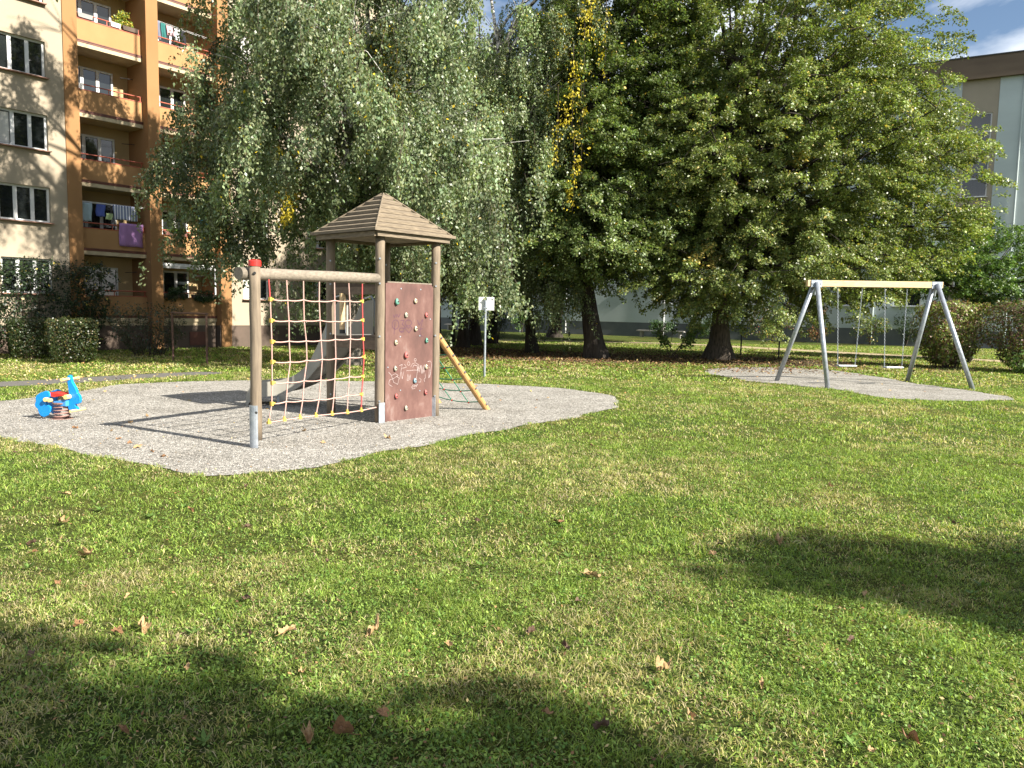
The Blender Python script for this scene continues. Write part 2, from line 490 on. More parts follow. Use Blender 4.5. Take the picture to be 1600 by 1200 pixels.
G1 = wobble(chaikin(G1, 1), .05); G2 = wobble(chaikin(G2, 1), .06)
g = MB(); g.add([(-900, -900, 0), (900, -900, 0), (900, 900, 0), (-900, 900, 0)], [(0, 1, 2, 3)])
tag(g.build('lawn_ground', M['lawn']), kind='structure')
sheet('gravel_bed', G1, 0.006, M['gravel'], jit=0.02)
sheet('gravel_bed', G2, 0.006, M['gravel'], jit=0.03)
PATH = [(-40, 4.2), (-14, 13.2), (-9.72, 14.75), (-8.9, 15.75), (-7.9, 17.35), (-6.9, 18.6), (-7.4, 19.2), (-8.6, 18.2), (-9.6, 16.7), (-10.5, 15.5), (-14, 14.3), (-40, 5.6)]
sheet('path', chaikin(PATH, 1), 0.004, M['asphalt'], jit=0.05)
WORN = [(-12, 42.0), (-3.6, 42.4), (3, 43), (9, 42.2), (14, 36.5), (18, 32.2), (21, 29.5), (22.5, 30.3), (19, 34), (14.5, 39), (10, 44.3), (3, 45), (-4, 44), (-12, 43.6)]
sheet('worn_path', chaikin(WORN), 0.004, M['bare'], jit=0.12)
SOIL = chaikin([(-6, 31), (-3.2, 27.5), (-1, 26), (2, 25.4), (5, 25.8), (8, 26.2), (10.5, 25.6), (12, 26.6), (12.5, 29), (9.5, 31.3), (6, 30.6), (3, 31), (0, 33), (-2.5, 36), (-6, 37)])
sheet('leaf_covered_soil', SOIL, 0.004, M['rootsoil'], jit=0.25)

# ------------------------------------------------------------------ grass
def in_any(X, Y, polys):
    r = np.zeros(len(X), bool)
    for P in polys: r |= inpoly(X, Y, P)
    return r

_vn = np.random.default_rng(99).random((256, 256))
def vnoise(X, Y, s_, o=0):
    x = X / s_ + 37.3 + o * 11.7; y = Y / s_ + 91.1 + o * 5.3
    i = np.floor(x).astype(int); j = np.floor(y).astype(int); fx = x - i; fy = y - j
    fx = fx * fx * (3 - 2 * fx); fy = fy * fy * (3 - 2 * fy)
    g_ = lambda a, b_: _vn[a % 256, b_ % 256]
    return (g_(i, j) * (1 - fx) + g_(i + 1, j) * fx) * (1 - fy) + (g_(i, j + 1) * (1 - fx) + g_(i + 1, j + 1) * fx) * fy

def grass(name, y0, y1, dens, h, wd, side, cap=None):
    area_w = lambda y: 2 * (0.70 * y + side)
    n = int(dens * (y1 - y0) * (area_w(y0) + area_w(y1)) / 2)
    Y = rng.uniform(y0, y1, n); X = rng.uniform(-1, 1, n) * (0.70 * y1 + side)
    k = np.abs(X) < 0.70 * Y + side
    X, Y = X[k], Y[k]
    ox = (vnoise(X, Y, .12, 20) - .5) * .22; oy = (vnoise(X, Y, .12, 21) - .5) * .22
    k = ~in_any(X + ox, Y + oy, [G1, G2, PATH, WORN]); X, Y = X[k], Y[k]
    s_ = inpoly(X, Y, SOIL); k = ~s_ | (rng.random(len(X)) < .10); X, Y = X[k], Y[k]
    # patchiness
    fine = vnoise(X, Y, .055 * (1 + y0 / 12)); mid = vnoise(X, Y, .19 * (1 + y0 / 14), 1); f = (mid - .5) * 1.4 + (vnoise(X, Y, .9, 2) - .5)
    k = rng.random(len(X)) < (.15 + 1.1 * (.55 * fine + .45 * mid)).clip(.12, 1) ** 1.3; X, Y, f, fine, mid = X[k], Y[k], f[k], fine[k], mid[k]
    n = len(X)
    H = rng.gamma(6, h / 6, n) * (.45 + .75 * fine + .35 * f).clip(.35, 1.5)
    th = rng.uniform(0, 2 * PI, n); ln = rng.uniform(.2, 2.2, n)
    D = np.stack([np.cos(th), np.sin(th), np.zeros(n)], 1)
    ph = rng.uniform(0, 2 * PI, n)
    S = np.stack([np.cos(ph), np.sin(ph), np.zeros(n)], 1) * (wd * rng.uniform(.6, 1.4, n))[:, None]
    P = np.stack([X, Y, np.zeros(n)], 1); Z = np.array([0, 0, 1.0])
    H_ = H[:, None]; l_ = (ln * H)[:, None]
    m1 = P + Z * H_ * .6 + D * l_ * .35
    tip = P + Z * H_ * (1 - .30 * ln[:, None]).clip(.25, 1) + D * l_
    V = np.stack([P - S * .5, P + S * .5, m1 + S * .42, m1 - S * .42, tip], 1).reshape(-1, 3)
    base = np.arange(n)[:, None] * 5
    Q = base + np.array([[0, 1, 2, 3]]); T = base + np.array([[3, 2, 4]])
    r = rng.random(n)
    big = vnoise(X, Y, 1.1, 3) * .5 + vnoise(X, Y, .38, 4) * .5
    dry = ((big - .45) * 1.8 + .10).clip(.05, .62)
    c = np.empty((n, 3)); c[:] = (0.16, 0.235, 0.040)
    c[r > .45] = (0.235, 0.315, 0.060)
    c[r > .78] = (0.10, 0.17, 0.035)
    c[r > .93] = (0.30, 0.37, 0.085)
    dr = rng.random(n) < dry
    c[dr] = (0.36, 0.33, 0.13)
    dr2 = rng.random(n) < dry * .45
    c[dr2] = (0.44, 0.37, 0.22)
    c *= 1.12 * rng.normal(1, .25, (n, 1)).clip(.4, 1.8) * (.72 + .55 * vnoise(X, Y, .13, 6))[:, None]
    o = np_mesh(name, V, [(4, Q), (3, T)], M['grass'], np.repeat(c, 5, 0))
    return tag(o, kind='stuff')

tag(grass('grass', 2.0, 5.0, 19000, .027, .0036, 1.0), 'short sunlit lawn grass close to the viewer', 'grass')
tag(grass('grass', 5.0, 10.0, 6500, .030, .0058, 1.5), 'short lawn grass running up to the gravel', 'grass')
tag(grass('grass', 10.0, 19.0, 1900, .036, .010, 2.5), 'lawn grass round the two gravel beds', 'grass')
tag(grass('grass', 19.0, 45.0, 620, .045, .026, 3.0), 'lawn grass under and beyond the trees', 'grass')

# small broad weeds and clover
n = 190000
Y = 2.0 + 9 * rng.random(n) ** 1.35; X = rng.uniform(-1, 1, n) * (0.7 * Y + 1)
f = (vnoise(X, Y, .6, 8) - .5) * 2.2 + (vnoise(X, Y, .15, 9) - .5) * 1.6
k = (rng.random(n) < (.45 + .6 * f).clip(.10, 1)) & ~in_any(X, Y, [G1, G2]); X, Y = X[k], Y[k]; n = len(X)
A = unit(np.stack([rng.normal(0, 1, n), rng.normal(0, 1, n), rng.uniform(.0, .9, n)], 1))
B = unit(np.cross(A, unit(np.stack([rng.normal(0, .4, n), rng.normal(0, .4, n), np.ones(n)], 1))))
cl = np.where(rng.random((n, 1)) < .4, np.array([[0.10, 0.19, 0.035]]), np.array([[0.20, 0.29, 0.06]])) * rng.normal(1, .25, (n, 1)).clip(.4, 1.8)
wk = leaves('clover', np.stack([X, Y, rng.uniform(.004, .035, n)], 1), A, B, rng.uniform(.009, .026, n), rng.uniform(.006, .015, n), cl, None, M['grass'])
tag(wk, 'small round weed and clover leaves low in the grass', 'clover', kind='stuff')

# weeds in rosettes
Cs, As, Bs, Ls = [], [], [], []
for i in range(60):
    yy = 2.2 + 6 * random.random() ** 1.5; xx = random.uniform(-1, 1) * (.7 * yy + .5)
    if inpoly(np.array([xx]), np.array([yy]), G1)[0]: continue
    nn = random.randint(7, 13); th = np.linspace(0, 2 * PI, nn, endpoint=False) + rng.normal(0, .25, nn)
    A = unit(np.stack([np.cos(th), np.sin(th), rng.uniform(.15, .8, nn)], 1))
    Cs.append(np.tile([[xx, yy, .012]], (nn, 1))); As.append(A); Bs.append(unit(np.cross(A, np.array([[0, 0, 1.0]])))); Ls.append(random.uniform(.035, .07) * rng.uniform(.6, 1.2, nn))
Cs, As, Bs, Ls = map(np.concatenate, (Cs, As, Bs, Ls))
tag(leaves('weeds', Cs, As, Bs, Ls, Ls * .3, np.array([[0.13, 0.22, 0.05]]) * rng.uniform(.6, 1.3, (len(Ls), 1)), None, M['grass']), 'broad-leaved weed rosettes scattered in the near lawn', 'weeds', kind='stuff')

# ------------------------------------------------------------------ litter and fallen leaves
def litter(name, X, Y, size, cols, lab):
    n = len(X)
    A = unit(np.stack([rng.normal(0, 1, n), rng.normal(0, 1, n), rng.normal(0, .35, n)], 1))
    B = unit(np.cross(A, unit(np.stack([rng.normal(0, .4, n), rng.normal(0, .4, n), np.ones(n)], 1))))
    ci = rng.integers(0, len(cols), n)
    c = np.array(cols)[ci] * rng.uniform(.6, 1.3, (n, 1))
    z = rng.uniform(.012, .035, n)
    o = leaves(name, np.stack([X, Y, z], 1), A, B, size * rng.uniform(.6, 1.4, n), size * rng.uniform(.5, 1.1, n), c, None, M['litter'])
    return tag(o, lab, 'leaf litter', kind='stuff')
n = 26000
X = rng.normal(3.5, 6.0, n); Y = rng.normal(28.5, 3.4, n)
k = (Y > 22) & (Y < 44); X, Y = X[k], Y[k]
litter('leaf_litter', X, Y, .075, [(.17, .085, .04), (.12, .06, .03), (.24, .15, .07), (.08, .045, .025), (.30, .23, .10)], 'brown fallen leaves carpeting the ground under the trees')
n = 3200
Y = rng.uniform(12, 26, n); X = rng.uniform(-1, 1, n) * (0.7 * Y + 2)
k = rng.random(len(X)) < np.where(in_any(X, Y, [G1, G2]), .10, ((Y - 10) / 14) ** 1.3); X, Y = X[k], Y[k]
litter('leaf_litter', X, Y, .05, [(.50, .36, .10), (.42, .27, .10), (.35, .18, .07)], 'small yellow birch leaves strewn over the far lawn')
n = 1100
Y = rng.uniform(16, 21, n); X = rng.normal(-10.5, 2.2, n)
k = ~in_any(X, Y, [G1]); X, Y = X[k], Y[k]
litter('leaf_litter', X, Y, .05, [(.55, .42, .14), (.46, .30, .12), (.60, .50, .25)], 'pale yellow leaves strewn along the path and hedge lawn')
n = 4200
Y = 2.2 + 9 * rng.random(n) ** 1.3; X = rng.uniform(-1, 1, n) * (0.7 * Y + 1)
litter('leaf_litter', X, Y, .018, [(.30, .19, .08), (.22, .12, .055), (.38, .30, .14), (.11, .06, .035)], 'tiny brown leaf scraps scattered in the near grass')

# pebbles
n = 26000
X = rng.uniform(-8.5, 2.1, n); Y = 7.3 + 10 * rng.random(n) ** 1.4
k = inpoly(X, Y, G1); X, Y = X[k], Y[k]; n = len(X)
oct_ = np.array([(1, 0, 0), (0, 1, 0), (-1, 0, 0), (0, -1, 0), (0, 0, 1)], float)
S = rng.uniform(.004, .012, (n, 1, 1)) * rng.uniform(.6, 1.3, (n, 1, 3))
a_ = rng.uniform(0, PI, n); ca, sa = np.cos(a_), np.sin(a_)
o5 = oct_[None] * S
rx = o5[..., 0] * ca[:, None] - o5[..., 1] * sa[:, None]; ry = o5[..., 0] * sa[:, None] + o5[..., 1] * ca[:, None]
V = np.stack([rx + X[:, None], ry + Y[:, None], o5[..., 2] + .006], -1).reshape(-1, 3)
F = (np.arange(n)[:, None, None] * 5 + np.array([[0, 1, 4], [1, 2, 4], [2, 3, 4], [3, 0, 4]])[None]).reshape(-1, 3)
tag(np_mesh('gravel_stones', V, [(3, F)], M['stone']), 'pale loose stones lying on the gravel bed', 'gravel', kind='stuff')

def dead_leaf_mesh(seed, lobes, curl):
    rr = random.Random(seed)
    n = lobes * 6
    vs = [(0, 0, .03)]
    ph = rr.uniform(0, 6); a2 = rr.uniform(0, 6)
    for ring, fr in ((0, .5), (1, 1.0)):
        for i in range(n):
            th = 2 * PI * i / n
            lob = (.62 + .38 * abs(math.cos(th * lobes / 2))) if lobes > 3 else (.55 + .45 * math.cos(th) ** 2)
            rad = .5 * fr * lob * rr.uniform(.9, 1.1)
            x, y = math.cos(th) * rad, math.sin(th) * rad * .85
            z = curl * (1.6 * y * y + .9 * max(0, x * math.cos(a2)) ** 2) + curl * .10 * math.sin(3 * th + ph) * fr + rr.uniform(-.03, .05) * fr
            yy = y * (1 - curl * .55 * abs(y) * 2)
            vs.append((x * (1 - .25 * curl * abs(x)), yy, z + .03))
    fs = [(0, 1 + i, 1 + (i + 1) % n) for i in range(n)] + [(1 + i, 1 + n + i, 1 + n + (i + 1) % n, 1 + (i + 1) % n) for i in range(n)]
    b = MB(); b.add(vs, fs)
    b.tube([(-.62, 0, .05), (-.3, .01, .03), (.3, 0, .03)], [.012, .012, .005], 4)
    return b
LM = []
for i, (lb, cu) in enumerate(((5, .7), (6, 1.1), (5, 1.4), (3, .9), (4, .5), (3, 1.6))):
    for q, colr in enumerate(((.27, .14, .06), (.42, .27, .125), (.11, .06, .035))):
        key = 'dl%d%d' % (i, q)
        M[key] = M.get('dm%d' % q) or mat('dead_leaf_brown', colr, tuple(c * .55 for c in colr), 18, .75)
        M['dm%d' % q] = M[key]
        o = dead_leaf_mesh(i * 7 + q, lb, cu).build('fallen_leaf', M[key])
        LM.append((o, q))
LAWN_LEAVES = [(-5.32, 8.2), (-4.66, 7.68), (-3.3, 5.59), (-3.8, 6.26), (-3.75, 6.42), (-3.21, 5.08), (-2.71, 4.86), (-3.08, 4.89), (-2.61, 4.35), (-2.11, 4.16), (-1.45, 4.17), (-1.93, 3.7), (-1.83, 3.75), (-2.19, 3.43), (-1.1, 3.74), (-0.67, 3.77), (-0.91, 3.31), (-1.27, 3.7), (-1.43, 3.34), (-2.16, 3.77), (-2.52, 6.0), (-2.38, 6.85), (-3.4, 7.32), (-1.92, 5.56), (-1.16, 4.82), (-0.28, 3.63), (0.17, 3.0), (-0.63, 2.82), (-0.74, 2.78), (-0.25, 5.85), (0.38, 5.86), (0.73, 7.12), (1.4, 6.01), (1.95, 5.46), (1.39, 5.14), (1.5, 5.37), (0.52, 4.65), (0.12, 3.79), (0.29, 3.62), (0.72, 3.41), (1.13, 3.28), (1.74, 3.78), (3.56, 6.05), (3.08, 7.32), (0.38, 2.91), (1.38, 2.77), (1.57, 2.86), (0.99, 9.35), (1.45, 3.87), (-1.45, 2.81), (0.75, 3.0), (0.4, 4.23), (-0.63, 7.7), (2.11, 4.44), (-0.49, 2.97)]
GRAVEL_LEAVES = [(-4.27, 8.75), (-4.75, 9.27), (-5.7, 10.01), (-5.12, 9.82), (-2.28, 9.29), (-2.73, 10.13), (-1.56, 9.71), (-4.48, 8.99), (-3.99, 8.5), (-3.74, 8.23), (-5.23, 10.54), (-5.3, 11.17)]
BIG = {14, 15, 28, 27, 36, 39, 12, 46, 33, 30, 2, 4, 6}
lr = random.Random(5)
first = {}
def put_leaf(x, y, s, z, group, texts, near=None):
    o, q = lr.choice([t for t in LM if t[1] < 2]) if s > .1 else lr.choice(LM)
    k = id(o)
    if k in first: c = o.copy(); COL.objects.link(c)
    else: first[k] = 1; c = o
    c.location = (x, y, z); c.scale = (s, s * lr.uniform(.7, 1.1), s)
    c.rotation_euler = (lr.uniform(-.4, .4), lr.uniform(-.3, .3), lr.uniform(0, 6.28))
    wx = x / max(y, .1)
    side = 'far left' if wx < -.42 else 'left' if wx < -.16 else 'middle' if wx < .16 else 'right' if wx < .42 else 'far right'
    dist = 'bottom' if y < 3.3 else 'near' if y < 4.6 else 'central' if y < 6.2 else 'upper'
    tone = ('brown', 'pale tan', 'dark shrivelled')[q]; sz = 'large ' if s > .1 else 'small '
    if near: lab = '%s%s leaf on the gravel %s' % (sz, tone, near)
    else: lab = '%s%s leaf curled in the grass, %s %s of the lawn' % (sz, tone, dist, side)
    tag(c, lab, 'fallen leaf', group)
for i, (x, y) in enumerate(LAWN_LEAVES):
    s = lr.uniform(.11, .15) if i in BIG else lr.uniform(.055, .085)
    put_leaf(x, y, s, .030, 'fallen leaves on the lawn', ('dry brown leaf curled up in the grass', 'pale tan leaf curled up in the grass', 'dark shrivelled leaf lying in the grass'))
for i, (x, y) in enumerate(GRAVEL_LEAVES):
    put_leaf(x, y, .13 if i == 0 else lr.uniform(.06, .11), .012, 'fallen leaves on the gravel', ('dry brown leaf lying on the pale gravel', 'tan dry leaf lying on the pale gravel', 'dark shrivelled leaf lying on the pale gravel'), ['beneath the shadow of the net', 'beside the slanting post shadow', 'in front of the spring rider', 'between the rider and the net shadow', 'in front of the net', 'below the bottom rope', 'in front of the climbing wall', 'left of the largest leaf', 'right of the largest leaf', 'near the front gravel edge', 'just right of the rider spring', 'behind the rider shadow'][i])
byl = {}
for o in list(bpy.data.objects):
    if o.get('category') == 'fallen leaf' and o.name in COL.objects: byl.setdefault(o['label'], []).append(o)
for lab, os_ in byl.items():
    if len(os_) > 1:
        os_.sort(key=lambda o: o.location.y)
        for i, o in enumerate(os_):
            o['label'] = lab + ', the ' + (('nearer', 'farther')[i] if len(os_) == 2 else ('nearest', 'second', 'third', 'fourth', 'fifth', 'sixth')[i])
for o, q in LM:
    if id(o) not in first: bpy.data.objects.remove(o)

# ------------------------------------------------------------------ buildings
def wall_grid(mb, x0, x1, z0, z1, y, holes, reveal=0.16):
    xs = sorted({x0, x1} | {h[0] for h in holes} | {h[1] for h in holes})
    zs = sorted({z0, z1} | {h[2] for h in holes} | {h[3] for h in holes})
    for i in range(len(xs) - 1):
        for j in range(len(zs) - 1):
            cx, cz = (xs[i] + xs[i + 1]) / 2, (zs[j] + zs[j + 1]) / 2
            if any(h[0] < cx < h[1] and h[2] < cz < h[3] for h in holes): continue
            mb.add([(xs[i], y, zs[j]), (xs[i + 1], y, zs[j]), (xs[i + 1], y, zs[j + 1]), (xs[i], y, zs[j + 1])], [(0, 1, 2, 3)])
    for a, b, c, d in holes:
        r = y + reveal
        mb.add([(a, y, c), (b, y, c), (b, y, d), (a, y, d), (a, r, c), (b, r, c), (b, r, d), (a, r, d)],
               [(0, 1, 5, 4), (1, 2, 6, 5), (2, 3, 7, 6), (3, 0, 4, 7)])

def window(par, x0, x1, z0, z1, y, panes=3, sill=True, transom=None, label=None, curtain=False, sillm='sheet_metal'):
    fr = MB(); t = .065; d = .06
    fr.box((x0, y, z0), (x1, y + d, z0 + t)); fr.box((x0, y, z1 - t), (x1, y + d, z1))
    fr.box((x0, y + .002, z0 + t), (x0 + t, y + d, z1 - t)); fr.box((x1 - t, y + .002, z0 + t), (x1, y + d, z1 - t))
    for k in range(1, panes):
        xc = x0 + (x1 - x0) * k / panes
        fr.box((xc - .055, y + .004, z0 + t), (xc + .055, y + d, z1 - t))
    if transom:
        fr.box((x0 + t, y + .006, transom - .05), (x1 - t, y + d, transom + .05))
    f = fr.build('window', M['pvc'], par)
    if label: f['label'] = label
    MB().box((x0 + .02, y + .035, z0 + .02), (x1 - .02, y + .045, z1 - .02)).build('pane', M['glass'], f)
    if curtain:
        k = (x1 - x0) / panes
        MB().box((x0 + .08, y + .030, z0 + .08), (x0 + k - .08, y + .0345, z1 - .1)).build('curtain', M['curtain'], f)
    if sill:
        MB().box((x0 - .05, y - .24, z0 - .035), (x1 + .05, y + .01, z0 - .005)).build('sill', M[sillm], f)
    return f

# ---- left block of flats
BP = (-12.18, 28.8, 0); BRZ = R(90 - 37.93)
BL = empty('apartment_building', BP, BRZ, 'yellow and orange block of flats with recessed balconies behind the birch', 'apartment building')
PIT = 2.26; NF = 6
HT = 1.86 + PIT * (NF - 1) + 2.1
def Lw(x, y, z):
    a = BRZ
    return (BP[0] + x * math.cos(a) - y * math.sin(a), BP[1] + x * math.sin(a) + y * math.cos(a), z)
holesA, holesC = [], []
for k in range(NF):
    z0 = 1.90 + PIT * k
    for x in (-5.95, -9.6, -13.2): holesA.append((x, x + 1.47, z0, z0 + 1.11))
    for x in (2.45, 5.55, 8.6): holesC.append((x, x + 1.2, z0, z0 + 1.11))
b = MB(); wall_grid(b, -16, -3.96, .86, HT, 0, holesA)
wl = b.build('wall', M['render_yellow'], BL)
b = MB(); wall_grid(b, 1.92, 11.6, .86, HT, 0, holesC)
b.add([(11.6, 0, .86), (11.6, 11, .86), (11.6, 11, HT), (11.6, 0, HT)], [(0, 1, 2, 3)])
b.build('wall', M['render_yellow'], BL)
for i, (a, bb_, c, d) in enumerate(holesA + holesC):
    window(BL, a, bb_, c, d, .10, 3 if i < len(holesA) else 2, curtain=(i % 4 == 2))
MB().box((-16, .025, 0), (-3.5, .3, .86)).box((1.45, .025, 0), (11.58, .3, .86)).box((11.3, .3, 0), (11.58, 11, .86)).build('plinth', M['plinth'], BL)
MB().box((-3.5, .32, 0), (1.45, .5, .86)).build('plinth', M['plinth'], BL)
MB().box((.35, .29, .12), (1.0, .325, .62)).build('cellar_vent', M['strip_red'], BL)
MB().box((-3.5, .33, .86), (1.45, .5, 1.16)).build('base_band', M['slab_cream'], BL)
MB().box((-16.3, -.35, HT), (12.0, 11.3, HT + .3)).build('roof', M['attic_brown'], BL)
for x0, x1 in ((-3.96, -3.52), (-1.25, -.82), (1.47, 1.92)):
    MB().box((x0, -.045, .86), (x1, 1.38, HT)).box((x0 + .01, -.03, 0), (x1 - .01, .5, .86)).build('pier', M['render_brown'], BL)
BAYS = ((-3.52, -1.25), (-.82, 1.47))
for bi, (x0, x1) in enumerate(BAYS):
    b = MB()
    b.add([(x0, 1.36, .5), (x1, 1.36, .5), (x1, 1.36, HT), (x0, 1.36, HT)], [(0, 1, 2, 3)])
    b.build('loggia_wall', M['loggia'], BL)
    for k in range(NF):
        t = 1.88 + PIT * k
        p = MB().box((x0, .30, t - .66), (x1, .40, t)).build('balcony', M['render_parapet'], BL)
        MB().box((x0, .275, t - .75), (x1, .40, t - .66)).box((x0, .262, t - .69), (x1, .275, t - .675)).build('drip_strip', M['strip_red'], p)
        MB().box((x0, .285, t - .88), (x1, 1.36, t - .752)).build('slab', M['slab_cream'], p)
        MB().box((x0, .29, t), (x1, .41, t + .025)).build('coping', M['rail_red'], p)
        r_ = MB().tube([(x0, .35, t + .19), (x1, .35, t + .19)], .02, 8)
        for xx in (x0 + .06, (x0 + x1) / 2, x1 - .06): r_.box((xx - .012, .338, t + .02), (xx + .012, .362, t + .19))
        r_.build('rail', M['rail_red'], p)
        if k in (1, 3): pass
        window(BL, x0 + .16, x0 + 1.72, t - .05, t + 1.02, 1.28, 3, sill=False, curtain=(k + bi) % 3 == 2)
        MB().tube([(x1 - .45, .95, t + .86), (x1, .95, t + .9)], .012, 6).build('line_bracket', M['black'], BL)
tag(BL, kind='thing')

# awning box on the ground floor balcony
aw = MB().box((-.70, .22, 3.02), (1.40, .30, 3.14))
for xx in (-.76, 1.38): aw.box((xx, .24, 1.95), (xx + .05, .29, 3.02))
aw.box((-.70, .235, 2.96), (1.40, .245, 3.02))
aw.build('awning_frame', M['pvc'], BL, )

def Lobj(o):
    o.location = BP; o.rotation_euler = (0, 0, BRZ); return o

def hang(name, x0, x1, z0, z1, y, m_, lab, cat='laundry', group=None, wave=.025, fold=0.0):
    nx, nz = 10, 8
    vs, fs = [], []
    ph = random.random() * 6
    for s_ in (0, 1):
        for j in range(nz + 1):
            for i in range(nx + 1):
                u = i / nx; v = j / nz
                z = z1 - (z1 - z0) * v
                zz = z + .012 * math.sin(u * 9 + ph) * v
                yy = y + wave * math.sin(u * 11 + ph + v) * (0.3 + v) + s_ * .008 + fold * (v - .5)
                vs.append((x0 + (x1 - x0) * u + .015 * math.sin(v * 5 + ph), yy, zz))
    W_ = nx + 1; T = W_ * (nz + 1)
    for j in range(nz):
        for i in range(nx):
            a = j * W_ + i
            fs.append((a, a + W_, a + W_ + 1, a + 1)); fs.append((T + a, T + a + 1, T + a + W_ + 1, T + a + W_))
    for i in range(nx):
        fs.append((i, i + 1, T + i + 1, T + i)); a = nz * W_ + i; fs.append((a + 1, a, T + a, T + a + 1))
    for j in range(nz):
        a = j * W_; fs.append((a + W_, a, T + a, T + a + W_)); a += nx; fs.append((a, a + W_, T + a + W_, T + a))
    b = MB(); b.add(vs, fs)
    return tag(Lobj(b.build(name, m_, smooth=True)), lab, cat, group)

hang('towel', -2.2, -1.37, 3.62, 4.42, .245, M['c_purple'], 'large purple towel hanging over the orange balcony wall', 'towel')
hang('sheet', -2.36, -1.53, 4.52, 5.02, .31, M['c_striped'], 'grey and white striped cloth drying above the purple towel')
hang('towel', -3.38, -3.02, 4.38, 5.0, .42, M['c_paleblue'], 'pale blue towel at the far side of the laundry balcony', 'towel')
hang('shirt', -2.87, -2.56, 4.58, 5.0, .44, M['c_blue'], 'dark blue shirt hanging between the pale blue and striped cloths', 'shirt')
hang('cloth', -2.55, -2.33, 4.5, 4.72, .43, M['c_green'], 'small pale green cloth drying beside the striped cloth')
hang('trousers', -.66, -.45, 11.05, 11.7, .46, M['c_grey'], 'grey trousers at the left end of the top balcony washing line', 'clothes')
hang('shirt', -.43, -.25, 11.12, 11.66, .46, M['c_teal'], 'dark teal shirt on the top balcony washing line', 'shirt')
hang('blouse', -.22, .02, 11.30, 11.62, .46, M['c_pink'], 'pink patterned blouse on the top balcony washing line', 'clothes')
hang('blouse', .06, .27, 11.2, 11.60, .45, M['c_white'], 'white blouse on the top balcony washing line', 'clothes')
hang('trousers', -.05, .06, 11.0, 11.42, .47, M['c_black'], 'narrow dark trousers between pink and white blouses', 'clothes')
hang('trousers', .30, .50, 10.98, 11.6, .46, M['c_black'], 'black trousers at the right end of the top washing line', 'clothes')
hang('shirt', .85, 1.19, 4.70, 5.03, .42, M['c_sky'], 'bright blue shirt on the balcony behind the birch leaves', 'shirt')
tag(Lobj(MB().tube([(-.82, .47, 11.70), (1.47, .47, 11.62)], .006, 5).tube([(-.82, .60, 11.72), (1.47, .60, 11.62)], .006, 5).build('washing_line', M['white'])), 'pair of thin washing lines across the top right balcony', 'washing line')
tag(Lobj(MB().tube([(-3.52, .36, 5.03), (-1.25, .36, 5.03)], .008, 5).tube([(-3.52, .45, 5.02), (-1.25, .45, 5.02)], .008, 5).build('washing_line', M['white'])), 'pair of thin washing lines above the purple towel', 'washing line')

def planter(x0, x1, z, y, m_, lab):
    b = MB(); b.prism([(x0 + .03, z), (x1 - .03, z), (x1, z + .15), (x0, z + .15)], (0, y, 0), (1, 0, 0), (0, 0, 1), (0, .16, 0))
    return tag(Lobj(b.build('planter', m_, bevel=.01)), lab, 'planter')
planter(-3.36, -2.86, 10.96, .33, M['concrete'], 'long grey planter on the top left balcony rail')
planter(-2.3, -1.95, 10.96, .33, M['white'], 'white planter under the yellow-green balcony plant')
planter(-1.9, -1.35, 10.96, .33, M['plinth'], 'dark brown planter on the top left balcony')
planter(-.58, .3, 4.145, .33, M['strip_red'], 'red-brown flower box on the third balcony of the right bay')
planter(-.74, .3, 1.885, .30, M['plinth'], 'dark flower box on the left of the ground balcony')
planter(.45, 1.4, 1.885, .30, M['plinth'], 'dark flower box on the right of the ground balcony')
# yellow bucket-like pot on a balcony rail
tag(Lobj(MB().tube([(-3.3, .36, 8.66), (-3.3, .36, 8.86)], [.08, .11], 12).build('flower_pot', M['white'])), 'white pot at the left end of the second balcony rail', 'pot')

def leaf_blob(name, pts, n, size, base, par=None, loc=(0, 0, 0), yellow=0, ycol=(.5, .4, .05), upw=.3, var=.28, aspect=.6, hang_=0.0, shell=.55, hot=None):
    """pts: (x,y,z,rx,ry,rz) ellipsoid clumps; n leaves in total"""
    vol = np.array([p[3] * p[4] * p[5] for p in pts]) ** .75; vol = vol / vol.sum()
    idx = rng.choice(len(pts), n, p=vol)
    P = np.array(pts)[idx]
    d = unit(rng.normal(0, 1, (n, 3)))
    r = (shell + (1 - shell) * rng.random(n)) ** .8 * rng.uniform(.75, 1.04, n)
    C = P[:, :3] + d * P[:, 3:6] * r[:, None]
    nrm = unit(d * .8 + np.array([0, 0, upw]) + rng.normal(0, .55, (n, 3)))
    A = unit(np.cross(nrm, rng.normal(0, 1, (n, 3))) + np.array([0, 0, -hang_]))
    B = unit(np.cross(nrm, A))
    l = size * rng.uniform(.65, 1.3, n)
    o = leaves(name, C, A, B, l, l * aspect * rng.uniform(.8, 1.2, n), leaf_cols(n, base, var, yellow, ycol, hot, C), par)
    if par is None: o.location = loc
    return o

